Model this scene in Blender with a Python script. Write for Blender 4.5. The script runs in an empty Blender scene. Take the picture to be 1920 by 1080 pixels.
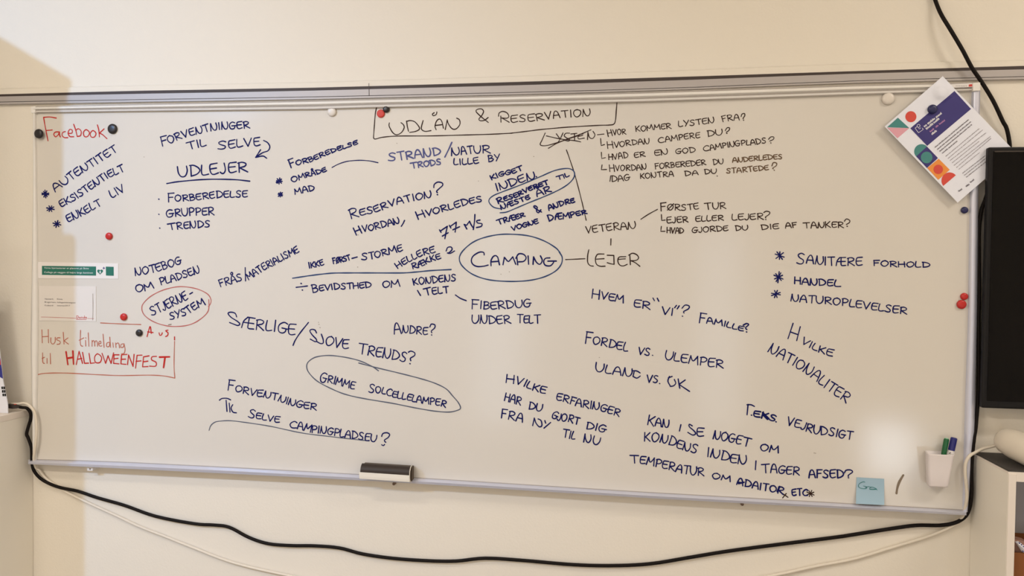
import bpy, math, random
from mathutils import Vector, Euler
random.seed(7)
S = bpy.context.scene
C = bpy.context.collection
R = math.radians
# ---------------------------------------------------------------- camera
ZC = 1.50                                   # height of the board's centre
FPX = 1450.0                                # focal length in pixels of a 1920 wide frame
CAM = Vector((0.5032, -2.3032, ZC + 0.0737))
cam_d = bpy.data.cameras.new('camera'); cam = bpy.data.objects.new('camera', cam_d); C.objects.link(cam)
cam_d.sensor_width = 36; cam_d.lens = FPX * 36 / 1920; cam_d.clip_start = 0.02
cam.location = CAM; cam.rotation_euler = Euler((math.pi/2 - 0.0236, -0.0123, 0.1485), 'XYZ')
S.camera = cam
CR = cam.rotation_euler.to_matrix()
# ---------------------------------------------------------------- world, lamps, exposure
S.view_settings.view_transform = 'Standard'; S.view_settings.look = 'None'
S.view_settings.exposure = 0.0; S.view_settings.gamma = 1.0; S.view_settings.use_curve_mapping = False
wd = bpy.data.worlds.new('sky'); S.world = wd; wd.use_nodes = True
wd.node_tree.nodes['Background'].inputs[0].default_value = (0.62, 0.74, 0.95, 1)
wd.node_tree.nodes['Background'].inputs[1].default_value = 0.9
def area(name, loc, rot, sx, sy, power, col):
    d = bpy.data.lights.new(name, 'AREA'); d.shape = 'RECTANGLE'; d.size = sx; d.size_y = sy
    d.energy = power; d.color = col
    o = bpy.data.objects.new(name, d); C.objects.link(o); o.location = loc; o.rotation_euler = rot
    return o
CEIL = 3.30
WARM = (1.0, 0.915, 0.81)
for lx, ly, lp in ((-0.9, -1.9, 17.5), (2.7, -1.5, 27.5), (-1.4, -3.2, 55), (1.6, -3.4, 15.5)):
    area('ceiling_lamp', (lx, ly, CEIL - 0.06), (0, 0, 0), 0.9, 0.22, lp, WARM)
# a cool white lamp high up at the left
LC = Vector((-2.6, -3.2, 3.1))
sd = bpy.data.lights.new('cool_lamp', 'SPOT'); sd.energy = 262; sd.color = (0.30, 0.56, 1.0); sd.shadow_soft_size = 0.045
sd.spot_size = R(66); sd.spot_blend = 1.0
so = bpy.data.objects.new('cool_lamp', sd); C.objects.link(so); so.location = LC
so.rotation_euler = (Vector((-1.55, 0, 1.55)) - LC).to_track_quat('-Z', 'Y').to_euler()

# ---------------------------------------------------------------- helpers
def ray(px, py):
    return CR @ Vector(((px - 960) / FPX, -(py - 540) / FPX, -1))
def U(px, py, y):
    """the point on the vertical plane Y = y that the photo shows at pixel px, py"""
    d = ray(px, py); return CAM + d * ((y - CAM.y) / d.y)
def UX(px, py, x):
    d = ray(px, py); return CAM + d * ((x - CAM.x) / d.x)
CROP = dict(p=(0,0,1), c1=(0,150,6), c2=(270,150,6), c3=(0,320,6), c4=(270,320,6), c5=(0,460,6), c6=(230,460,6),
    c7=(0,580,5.333), c8=(0,640,3.857), d1=(510,240,8), d2=(680,170,6.75), d3=(920,170,6.75), d4=(640,320,6.75),
    d5=(880,290,7.2), d6=(1090,200,7.2), d7=(1280,200,7.2), d8=(1080,360,6.748), e1=(1330,380,6.75), e2=(540,440,7.7125),
    e3=(730,440,5.4), e4=(400,570,6), e5=(560,590,5.684), e6=(370,690,7.2), e7=(530,760,5.4857), e8=(920,680,6.354),
    f1=(1080,520,4.909), f2=(1430,450,5.647), f3=(1410,590,4), f4=(1160,750,5.4), f5=(1360,780,6), g1=(1590,760,3.375),
    g2=(1640,120,3.857), g3=(1700,180,5.4), g4=(60,480,8.306), g8=(1600,0,4.5), n1=(1590,880,13.5), r1=(660,850,13.714))
def P(c, pts):
    a, b, s = CROP[c]; return [(a + x / s, b + y / s) for x, y in pts]
def mat(name, col, rough=0.5, metal=0.0, bump=0.0, bscale=300, var=0.0, coat=0.0, spec=0.5):
    m = bpy.data.materials.new(name); m.use_nodes = True; nt = m.node_tree; b = nt.nodes['Principled BSDF']
    b.inputs['Base Color'].default_value = (*col, 1); b.inputs['Roughness'].default_value = rough
    b.inputs['Metallic'].default_value = metal; b.inputs['Coat Weight'].default_value = coat
    b.inputs['Specular IOR Level'].default_value = spec
    if bump or var:
        tc = nt.nodes.new('ShaderNodeTexCoord'); n = nt.nodes.new('ShaderNodeTexNoise')
        n.inputs['Scale'].default_value = bscale; n.inputs['Detail'].default_value = 4
        nt.links.new(tc.outputs['Object'], n.inputs['Vector'])
        if bump:
            bp = nt.nodes.new('ShaderNodeBump'); bp.inputs['Strength'].default_value = bump; bp.inputs['Distance'].default_value = 0.002
            nt.links.new(n.outputs['Fac'], bp.inputs['Height']); nt.links.new(bp.outputs['Normal'], b.inputs['Normal'])
        if var:
            cr = nt.nodes.new('ShaderNodeMixRGB'); cr.inputs[1].default_value = (*col, 1)
            cr.inputs[2].default_value = (*[c * (1 - var) for c in col], 1)
            nt.links.new(n.outputs['Fac'], cr.inputs[0]); nt.links.new(cr.outputs[0], b.inputs['Base Color'])
    return m
def srgb(r, g, b):
    f = lambda c: (c/255/12.92 if c <= 10 else ((c/255 + 0.055)/1.055)**2.4)
    return (f(r), f(g), f(b))
class MB:
    def __init__(s): s.v = []; s.f = []; s.sm = False
    def add(s, vs, fs):
        o = len(s.v); s.v += [Vector(v) for v in vs]; s.f += [[i + o for i in f] for f in fs]; return s
    def quad(s, a, b, c, d): return s.add([a, b, c, d], [[0, 1, 2, 3]])
    def box(s, x0, x1, y0, y1, z0, z1):
        return s.add([(x, y, z) for x in (x0, x1) for y in (y0, y1) for z in (z0, z1)],
                     [[0,1,3,2],[4,6,7,5],[0,4,5,1],[2,3,7,6],[0,2,6,4],[1,5,7,3]])
    def prism(s, pts, yf, yb):
        """outline given as points on y = yf (world), carried straight back to yb"""
        n = len(pts); vs = [Vector(p) for p in pts] + [Vector((p[0], yb, p[2])) for p in pts]
        return s.add(vs, [list(range(n)), list(range(2*n-1, n-1, -1))] + [[i, n+i, n+(i+1) % n, (i+1) % n] for i in range(n)])
    def loft(s, rows, closed=False, caps=False):
        n = len(rows[0]); k = len(rows); vs = [p for r in rows for p in r]; fs = []
        for i in range(k if closed else k - 1):
            j = (i + 1) % k
            fs += [[i*n+a, i*n+a+1, j*n+a+1, j*n+a] for a in range(n - 1)]
        if caps: fs += [[i*n for i in range(k)], [i*n+n-1 for i in range(k-1, -1, -1)]]
        return s.add(vs, fs)
    def ring_loft(s, rings, cap0=True, cap1=True):
        n = len(rings[0]); k = len(rings); fs = []
        for i in range(k-1):
            fs += [[i*n+a, i*n+(a+1) % n, (i+1)*n+(a+1) % n, (i+1)*n+a] for a in range(n)]
        if cap0: fs.append(list(range(n-1, -1, -1)))
        if cap1: fs.append([(k-1)*n+a for a in range(n)])
        return s.add([p for r in rings for p in r], fs)
    def tube(s, pts, r, seg=10, cap=True):
        pts = [Vector(p) for p in pts]; rings = []; rs = r if isinstance(r, (list, tuple)) else [r]*len(pts)
        t = (pts[1]-pts[0]).normalized(); up = Vector((0,0,1)) if abs(t.z) < 0.9 else Vector((1,0,0))
        nrm = (up - t*up.dot(t)).normalized()
        for i, p in enumerate(pts):
            t = (pts[min(i+1, len(pts)-1)] - pts[max(i-1, 0)]).normalized()
            nrm = (nrm - t*nrm.dot(t)).normalized(); bn = t.cross(nrm)
            rings.append([p + (nrm*math.cos(a*2*math.pi/seg) + bn*math.sin(a*2*math.pi/seg))*rs[i] for a in range(seg)])
        return s.ring_loft(rings, cap, cap)
    def build(s, name, m, parent=None, smooth=False, bevel=0.0):
        org = parent.get('_o') if parent else None
        off = Vector(org) if org is not None else Vector((0,0,0))
        me = bpy.data.meshes.new(name); me.from_pydata([tuple(v - off) for v in s.v], [], s.f); me.update()
        ob = bpy.data.objects.new(name, me); C.objects.link(ob); me.materials.append(m)
        if parent:
            ob.parent = parent; ob['_o'] = tuple(off)
        if smooth:
            for p in me.polygons: p.use_smooth = True
        if bevel:
            b = ob.modifiers.new('bevel', 'BEVEL'); b.width = bevel; b.segments = 2; b.limit_method = 'ANGLE'
        return ob
def thing(name, label, cat, loc, group=None):
    o = bpy.data.objects.new(name, None); C.objects.link(o); o.location = loc; o['_o'] = tuple(loc)
    o['label'] = label; o['category'] = cat; o.empty_display_size = 0.02
    if group: o['group'] = group
    return o
def tag(o, label, cat, group=None):
    o['label'] = label; o['category'] = cat
    if group: o['group'] = group
    return o
def struct(name, mb, m):
    o = mb.build(name, m); o['kind'] = 'structure'; return o
def interp(poly, x):
    if x <= poly[0][0]: a, b = poly[0], poly[1]
    elif x >= poly[-1][0]: a, b = poly[-2], poly[-1]
    else:
        for a, b in zip(poly, poly[1:]):
            if a[0] <= x <= b[0]: break
    return a[1] + (b[1]-a[1])*(x-a[0])/(b[0]-a[0])
def smooth_poly(poly, x):                   # Catmull-Rom through a y(x) polyline
    p = poly; i = 0
    while i < len(p)-2 and x > p[i+1][0]: i += 1
    p1, p2 = p[i], p[i+1]; p0 = p[i-1] if i else (2*p1[0]-p2[0], 2*p1[1]-p2[1]); p3 = p[i+2] if i+2 < len(p) else (2*p2[0]-p1[0], 2*p2[1]-p1[1])
    h = p2[0]-p1[0]; t = (x-p1[0])/h; m1 = (p2[1]-p0[1])/(p2[0]-p0[0])*h; m2 = (p3[1]-p1[1])/(p3[0]-p1[0])*h
    return (2*t**3-3*t*t+1)*p1[1]+(t**3-2*t*t+t)*m1+(-2*t**3+3*t*t)*p2[1]+(t**3-t*t)*m2
def catmull(pts, step=2.0):
    if len(pts) < 3:
        out = []; (x0, y0), (x1, y1) = pts; n = max(1, int(math.hypot(x1-x0, y1-y0)/max(step, 4)))
        return [(x0+(x1-x0)*i/n, y0+(y1-y0)*i/n) for i in range(n+1)]
    out = []; closed = math.hypot(pts[0][0]-pts[-1][0], pts[0][1]-pts[-1][1]) < 1e-3
    n = len(pts)
    for i in range(n-1):
        p1, p2 = pts[i], pts[i+1]
        p0 = pts[i-1] if i else (pts[-2] if closed else (2*p1[0]-p2[0], 2*p1[1]-p2[1]))
        p3 = pts[i+2] if i+2 < n else (pts[1] if closed else (2*p2[0]-p1[0], 2*p2[1]-p1[1]))
        k = max(2, min(14, int(math.hypot(p2[0]-p1[0], p2[1]-p1[1])/step)))
        for j in range(k):
            t = j/k
            out.append(tuple(0.5*((2*p1[a])+(-p0[a]+p2[a])*t+(2*p0[a]-5*p1[a]+4*p2[a]-p3[a])*t*t+(-p0[a]+3*p1[a]-3*p2[a]+p3[a])*t**3) for a in (0, 1)))
    out.append(pts[-1]); return out
def catmull3(pts, k=6):
    pts = [Vector(p) for p in pts]; out = []; n = len(pts)
    for i in range(n-1):
        p1, p2 = pts[i], pts[i+1]; p0 = pts[i-1] if i else 2*p1-p2; p3 = pts[i+2] if i+2 < n else 2*p2-p1
        for j in range(k):
            t = j/k; out.append(0.5*((2*p1)+(-p0+p2)*t+(2*p0-5*p1+4*p2-p3)*t*t+(-p0+3*p1-3*p2+p3)*t**3))
    out.append(pts[-1]); return out

# ---------------------------------------------------------------- materials
M_wall = mat('wall_paint', srgb(236, 228, 214), 0.75, bump=0.25, bscale=160)
M_board = mat('white_enamel', srgb(221, 215, 206), 0.13, spec=0.42, var=0.03, bscale=3)
M_alu = mat('white_frame', srgb(240, 236, 230), 0.35, 0.0, var=0.05, bscale=40)
M_tray = mat('blue_reflection_aluminium', srgb(214, 216, 232), 0.3, 0.3)  # bluish tint is reflected daylight put into the colour
M_groove = mat('frame_groove', srgb(164, 155, 147), 0.5)
M_rail = mat('grey_aluminium', srgb(180, 173, 170), 0.45, 0.1)
M_slot = mat('dark_slot', srgb(62, 50, 46), 0.6)
M_black = mat('black_plastic', srgb(16, 14, 15), 0.45, spec=.25)
M_cable = mat('black_rubber', srgb(22, 16, 14), 0.6, spec=.15)
M_wcable = mat('white_rubber', srgb(226, 216, 200), 0.5)
M_screen = mat('tv_glass', srgb(6, 5, 7), 0.16, spec=0.2)
M_white = mat('white_plastic', srgb(232, 228, 226), 0.4)
M_cab = mat('white_laminate', srgb(240, 234, 222), 0.45, bump=0.05, bscale=80)
M_floor = mat('grey_floor', srgb(150, 140, 128), 0.5, var=0.2, bscale=6)
M_ceil = mat('ceiling_paint', srgb(236, 232, 224), 0.9)
INK = {k: mat(n, srgb(*c), 0.6, spec=0.12) for k, n, c in (('b', 'blue_ink', (12, 18, 88)), ('t', 'thin_blue_ink', (46, 68, 112)), ('f', 'faded_blue_ink', (84, 88, 138)),
    ('k', 'brown_black_ink', (52, 33, 28)), ('kf', 'faded_brown_ink', (104, 82, 62)), ('r', 'red_ink', (192, 46, 42)), ('rf', 'faded_red_ink', (186, 104, 82)),
    ('rp', 'pale_red_ink', (188, 104, 98)), ('g', 'green_ink', (56, 126, 124)), ('s', 'grey_brown_ink', (134, 120, 104)), ('gb', 'grey_blue_ink', (88, 94, 112)))}

# ---------------------------------------------------------------- the room
WY = 0.035                                  # the wall's face behind the board
XL, XR, YB = -3.1, 3.6, -4.0
struct('wall_front', MB().box(XL-0.15, XR+0.15, WY, WY+0.15, 0, CEIL), M_wall)
struct('floor', MB().box(XL-0.15, XR+0.15, YB-0.15, WY, -0.1, 0), M_floor)
struct('ceiling', MB().box(XL-0.15, XR+0.15, YB-0.15, WY, CEIL, CEIL+0.1), M_ceil)
struct('wall_right', MB().box(XR, XR+0.15, YB, WY, 0, CEIL), M_wall)
struct('wall_left', MB().box(XL-0.15, XL, YB, WY, 0, CEIL), M_wall)
# the wall behind the camera with two tall windows and a low glowing pane added for a glint
M_pane = bpy.data.materials.new('daylit_pane'); M_pane.use_nodes = True
nt = M_pane.node_tree; em = nt.nodes.new('ShaderNodeEmission'); em.inputs[0].default_value = (0.82, 0.9, 1, 1); em.inputs[1].default_value = 2.6
nt.links.new(em.outputs[0], nt.nodes['Material Output'].inputs[0])
WIN = [(-0.75, -0.35, 0.3, 2.2), (1.05, 1.40, 0.3, 1.9), (2.36, 2.72, 0.0, 0.42)]
xs = [XL]+[v for w in WIN for v in w[:2]]+[XR]; wb = MB()
for i in range(len(xs)-1):
    if i % 2 == 0: wb.box(xs[i], xs[i+1], YB-0.15, YB, 0, CEIL)
    else: w = WIN[i//2]; wb.box(xs[i], xs[i+1], YB-0.15, YB, 0, w[2]).box(xs[i], xs[i+1], YB-0.15, YB, w[3], CEIL)
struct('wall_behind', wb, M_wall)
M_lit = M_pane.copy(); M_lit.name = 'glint_pane'; M_lit.node_tree.nodes['Emission'].inputs[1].default_value = 11.0  # glow of the low pane, added to make a glint on the board
for i, w in enumerate(WIN):
    struct('lit_pane_%d' % (i+1), MB().box(w[0], w[1], YB-0.09, YB-0.07, w[2], w[3]), M_lit if i == 2 else M_pane)
# an unseen blocker added at the left, shaped to shadow the board's left end
YE = -0.6
def toward(px, py):                          # where the lamp's ray to that point of the board passes the blocker
    p = U(px, py, YP0); t = (YE - LC.y)/(p.y - LC.y); return LC + (p-LC)*t
YP0 = 0.0
e1, e2, e3 = toward(113, 140), toward(137, 446), toward(137, 868); e4 = toward(97, 900)
ea = thing('shadow_blocker', 'unseen white blocker added left of the view, shaped to cast the stepped shadow on the board', 'shadow blocker', (e1.x-0.3, YE, 0))
t1, t2 = toward(2, 74), toward(-90, 22); zl = e2.z
MB().prism([e1, t1, t2, Vector((t2.x, YE, zl)), Vector((e1.x, YE, zl))], YE, YE+.03).build('upper_blocker', M_board, ea)
MB().box(e1.x-0.7, e2.x, YE, YE+.03, e3.z, e2.z).build('lower_blocker', M_board, ea)
MB().box(e4.x, e2.x, YE, YE+.03, 0, e3.z).build('blocker_strip', M_board, ea)
MB().box(e4.x-.55, e4.x-.55+(e2.x-e4.x), YE, YE+.03, 0, e3.z).build('blocker_strip', M_board, ea)
# ---------------------------------------------------------------- the aluminium rail across the wall
def row(poly, xs, y, as_y=None, dy=0.0, f=smooth_poly):
    r = [U(x, f(poly, x)+dy, y) for x in xs]
    return [Vector((p.x, as_y, p.z)) for p in r] if as_y is not None else r
RX = [-120, 0, 140, 270, 430, 590, 760, 940, 1120, 1300, 1450, 1600, 1760, 1920, 2080]
r_cap = [(-120,168.5),(0,166.5),(270,160),(590,154),(1200,135),(1600,119.5),(1920,113),(2080,109)]
r_top = [(-120,179.5),(0,176.8),(270,170),(590,164.3),(1200,146.5),(1600,133.4),(1920,123.5),(2080,119)]
r_blk = [(-120,183.5),(0,181),(270,175.7),(590,169.8),(1200,153),(1600,138.2),(1920,130),(2080,126)]
r_mid = [(-120,193.5),(0,190.6),(270,186),(590,181),(1200,166.5),(1600,151.2),(1920,143),(2080,139)]
r_bot = [(-120,198.5),(0,195.4),(270,190.6),(590,185.6),(1200,170.6),(1600,155.2),(1920,148),(2080,144)]
rail = thing('wall_rail', 'long grey aluminium rail with a dark slot running across the wall above the board', 'rail', U(960, 160, WY))
YR = 0.022
MB().loft([row(r_cap, RX, WY-0.002), row(r_cap, RX, YR+0.006, dy=1.0), row(r_top, RX, YR+0.006), row(r_top, RX, YR+0.006, WY)]).build('cover_strip', M_wall, rail)['label'] = 'wall coloured strip along its top'
MB().loft([row(r_top, RX, YR+0.005), row(r_blk, RX, YR+0.005)]).build('slot', M_slot, rail)['label'] = 'dark brown slot'
MB().loft([row(r_blk, RX, YR, WY), row(r_blk, RX, YR), row(r_mid, RX, YR), row(r_mid, RX, YR, YR+0.006)]).build('face_plate', M_rail, rail)
MB().loft([row(r_mid, RX, YR+0.004), row(r_mid, RX, YR+0.004, dy=1.3)]).build('groove', mat('rail_groove', srgb(96, 92, 96), 0.5), rail)
MB().loft([row(r_mid, RX, YR, WY, dy=1.2), row(r_mid, RX, YR, dy=1.2), row(r_bot, RX, YR), row(r_bot, RX, YR, WY)]).build('lower_lip', M_rail, rail)
jx = MB(); jx.quad(U(691.2, 156, YR-0.0006), U(692.2, 156, YR-0.0006), U(692.6, 180, YR-0.0006), U(691.6, 180, YR-0.0006)); jx.build('joint_line', M_slot, rail)

# ---------------------------------------------------------------- the whiteboard
BX = [62, 120, 200, 270, 400, 590, 690, 850, 1020, 1200, 1400, 1600, 1720, 1830, 1838]
t_out = [(62,199.5),(270,195),(590,188.5),(690,186),(1200,173),(1600,159.5),(1838,154.5)]
t_in = [(62,210.5),(270,207.5),(590,203.8),(690,200.8),(1200,190),(1600,176.5),(1838,169)]
b_in = [(53,861.5),(240,867.3),(700,891.4),(1200,922.6),(1500,939.5),(1812,957)]
b_out = [(53,870.2),(240,879),(700,902),(1200,933),(1500,949.5),(1812,966.2)]
l_out = [(199.5,63),(300,63),(640,57.5),(760,60),(868,61)]; l_in = [(199.5,65.4),(300,65.8),(400,67.8),(640,69.5),(760,67),(868,66)]
o_out = [(160,1838.3),(250,1836),(400,1834),(600,1831.8),(760,1828.5),(850,1825),(958,1814.5)]
o_in = [(160,1824.5),(250,1821.6),(400,1820),(600,1817),(760,1811.5),(850,1809),(958,1807)]
YP, YF = 0.008, 0.0                         # the enamel's plane, the frame's front
board = thing('whiteboard', 'wide white magnetic whiteboard covered in blue, brown and red marker notes', 'whiteboard', (0, YP, ZC))
PX = [62, 160, 270, 400, 590, 690, 850, 1020, 1200, 1400, 1600, 1720, 1812, 1830]
rows = []
for k in range(9):
    rr = []
    for x in PX:
        a, b = smooth_poly(t_out, x)+3, smooth_poly(b_in, x)+4
        y = a + (b-a)*k/8
        xx = min(x, interp(o_in, y)+5) if x > 1700 else x
        rr.append(U(xx, y, YP))
    rows.append(rr)
MB().loft(rows).build('panel', M_board, board)
def side(poly_o, poly_i, ys, name, flip):
    ro = [U(interp(poly_o, y), y, YF) for y in ys]; ri = [U(interp(poly_i, y), y, YF) for y in ys]
    rm = [a.lerp(b, 0.5)+Vector((0, -0.004, 0)) for a, b in zip(ro, ri)]
    bk = lambda r, y: [Vector((p.x, y, p.z)) for p in r]
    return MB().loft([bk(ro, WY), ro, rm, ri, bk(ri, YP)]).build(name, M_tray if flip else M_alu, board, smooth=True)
side(l_out, l_in, [199.5, 260, 330, 430, 540, 640, 700, 760, 820, 866], 'side_rail', 0)
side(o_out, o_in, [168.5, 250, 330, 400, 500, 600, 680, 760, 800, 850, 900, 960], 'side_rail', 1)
mix = lambda t: [(a[0], a[1]+(b[1]-a[1])*t) for a, b in zip(t_out, t_in)]
tr = MB().loft([row(t_out, BX, YF, WY), row(t_out, BX, YF), row(mix(.08), BX, YF), row(mix(.42), BX, YF-0.006), row(mix(.60), BX, YF-0.001),
    row(mix(.68), BX, YF+0.003), row(mix(.72), BX, YF-0.002), row(t_in, BX, YF), row(t_in, BX, YF, YP)])
top = tr.build('top_rail', M_alu, board)
MB().loft([row(mix(.02), BX, YF-0.0004), row(mix(.14), BX, YF-0.0014)]).build('groove', M_groove, board)
MB().loft([row(mix(.61), BX, YF-0.0016), row(mix(.74), BX, YF-0.0026)]).build('groove', M_groove, board)
MB().loft([row(mix(.96), BX, YF-0.0004), row(mix(1.06), BX, YF-0.0004)]).build('groove', M_groove, board)
TX = [53, 62, 160, 240, 400, 560, 700, 860, 1020, 1200, 1350, 1500, 1650, 1780, 1812]
lip = [(x, y+(smooth_poly(b_out, x)-y)*.48) for x, y in b_in]
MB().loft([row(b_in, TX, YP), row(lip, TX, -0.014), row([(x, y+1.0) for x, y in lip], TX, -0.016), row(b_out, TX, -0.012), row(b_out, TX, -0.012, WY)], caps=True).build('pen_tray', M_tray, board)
MB().loft([row([(x, y-1.1) for x, y in b_in], TX, YP-0.0006), row([(x, y+.2) for x, y in b_in], TX, YP-0.0012)]).build('groove', M_groove, board)
MB().prism([U(x, y, -0.009) for x, y in [(1824,155.5),(1837.5,154.5),(1838.6,169.8),(1824.5,170.5)]], -0.009, WY).build('corner_cap', M_alu, board, bevel=.001)
MB().prism([U(x, y, -0.004) for x, y in [(57.5,200.5),(66,199.5),(66,211.5),(58,212)]], -0.004, WY).build('corner_cap', M_alu, board, bevel=.001)
ml = MB().prism([U(x, y, -0.0075) for x, y in [(1783,157.8),(1826,156),(1826,163.2),(1785,164.6)]], -0.0075, -0.004).build('maker_label', M_white, board)
MB().prism([U(x, y, -0.0079) for x, y in [(1816.5,158.4),(1823,157.6),(1823,162.2),(1816.5,162.6)]], -0.0079, -0.0074).build('emblem', mat('red_print', srgb(200, 60, 50), .5), ml)
b_ = MB()
for i in range(7): b_.prism([U(x, y, -0.0078) for x, y in [(1792+i*3.2,160.6),(1794+i*3.2,160.5),(1794+i*3.2,161.8),(1792+i*3.2,161.9)]], -0.0078, -0.0074)
b_.build('lettering', M_groove, ml)
M_clip = mat('clip_metal', srgb(120, 100, 84), 0.45, 0.5)
for x, y, w, h in ((168.5, 874, 7, 9), (738, 904, 3.3, 6.5), (1392, 941, 4.5, 9)):
    if w < 6:
        c = U(x, y+h*.55, WY-.012); o = MB().tube([c, c+Vector((0, .002, 0)), c+Vector((0, .012, 0))], [.0042, .0048, .0048], 12).build('wall_screw', M_clip, board)
        continue
    o = MB().prism([U(a, b, 0.0) for a, b in [(x-w, y), (x+w, y), (x+w*.7, y+h), (x-w*.7, y+h)]], 0.0, WY).build('mounting_clip', M_clip if w < 6 else M_white, board, bevel=.001)
    c = U(x, y+h*.6, -0.001); MB().tube([c, c+Vector((0, .004, 0))], .0022).build('screw', M_clip, o)

# ---------------------------------------------------------------- marker writing: strokes as thin ribbons of ink on the enamel
Lc, Cc = 'L', 'C'
O_ = ('C', [(.55,1),(.15,.85),(0,.45),(.25,.03),(.6,.02),(.95,.4),(.9,.8),(.5,1)])
A_ = [('C', [(0,0),(.1,.5),(.3,.92),(.52,1),(.75,.75),(1,0)]), ('L', [(.1,.4),(.88,.42)])]
FONT = {
 'A': (.85, A_), 'B': (.75, [('L',[(.1,1),(.12,0)]),('C',[(0,.95),(.5,1),(.85,.8),(.55,.57),(.15,.5)]),('C',[(.15,.5),(.75,.5),(1,.27),(.6,.03),(.12,0)])]),
 'C': (.85, [('C',[(.95,.85),(.6,1),(.15,.75),(0,.4),(.25,.05),(.6,0),(1,.1)])]),
 'D': (.9, [('L',[(.1,.98),(.14,0)]),('C',[(0,1),(.4,1),(.85,.75),(1,.45),(.7,.14),(.14,0)])]),
 'E': (.72, [('C',[(1,1),(.4,.96),(.1,.9),(0,.5),(.12,.1),(.45,0),(1,.1)]),('L',[(.06,.52),(.85,.56)])]),
 'F': (.68, [('L',[(0,1),(1,1.03)]),('L',[(.08,1),(.12,0)]),('L',[(.1,.53),(.8,.56)])]),
 'G': (.85, [('C',[(.9,.9),(.5,1),(.1,.75),(0,.4),(.2,.05),(.6,0),(.85,.2),(.85,.45)]),('L',[(.4,.45),(1.05,.45)])]),
 'H': (.8, [('L',[(0,1),(.05,0)]),('L',[(.85,1),(.95,0)]),('L',[(.02,.5),(.95,.52)])]),
 'I': (.22, [('L',[(.4,1),(.5,0)])]), 'J': (.55, [('C',[(.85,1),(.9,.35),(.6,.02),(.25,.02),(0,.15)])]),
 'K': (.75, [('L',[(.05,1),(.08,0)]),('L',[(.9,1),(.12,.42)]),('L',[(.2,.5),(1,0)])]),
 'L': (.62, [('C',[(.12,1),(0,.4),(.1,.06),(.45,0),(1,.08)])]),
 'M': (1.05, [('L',[(0,0),(.12,.95)]),('C',[(.12,.95),(.3,.5),(.48,.38),(.65,.62),(.85,1)]),('L',[(.85,1),(1,0)])]),
 'N': (.9, [('L',[(0,0),(.1,1)]),('C',[(.1,1),(.25,.4),(.5,.03),(.78,.08),(.97,.5),(.9,1)])]),
 'O': (.88, [O_]), 'P': (.75, [('L',[(.1,.95),(.15,0)]),('C',[(0,.9),(.4,1),(.9,.88),(.95,.65),(.6,.45),(.15,.42)])]),
 'R': (.85, [('L',[(.1,.95),(.12,0)]),('C',[(0,.9),(.45,1),(.85,.85),(.75,.6),(.18,.45)]),('C',[(.18,.45),(.55,.25),(1,0)])]),
 'S': (.75, [('C',[(.9,.88),(.55,1),(.15,.85),(.3,.6),(.82,.35),(.75,.08),(.4,0),(0,.1)])]),
 'T': (.8, [('L',[(0,.97),(1,1.02)]),('L',[(.5,.98),(.56,0)])]), 'U': (.85, [('C',[(0,1),(.02,.4),(.3,.02),(.7,.05),(.98,.5),(.95,1)])]),
 'V': (.8, [('L',[(0,1),(.45,0)]),('L',[(.45,0),(1,1)])]), 'Y': (.75, [('L',[(0,1),(.45,.5)]),('L',[(1,1),(.3,0)])]),
 'Æ': (1.1, [('C',[(0,0),(.1,.6),(.38,1)]),('L',[(.36,1),(1,1)]),('C',[(.5,1),(.5,.4),(.55,.02),(1,.04)]),('L',[(.12,.5),(.95,.52)])]),
 'Ø': (.88, [O_, ('L',[(-.02,-.05),(1.02,1.05)])]),
 'Å': (.85, A_+[('C',[(.55,1.5),(.35,1.42),(.38,1.2),(.62,1.2),(.68,1.42),(.52,1.5)])]),
 '.': (.2, [('L',[(.4,0),(.5,.06)])])}
YI = YP - 0.0006
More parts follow.
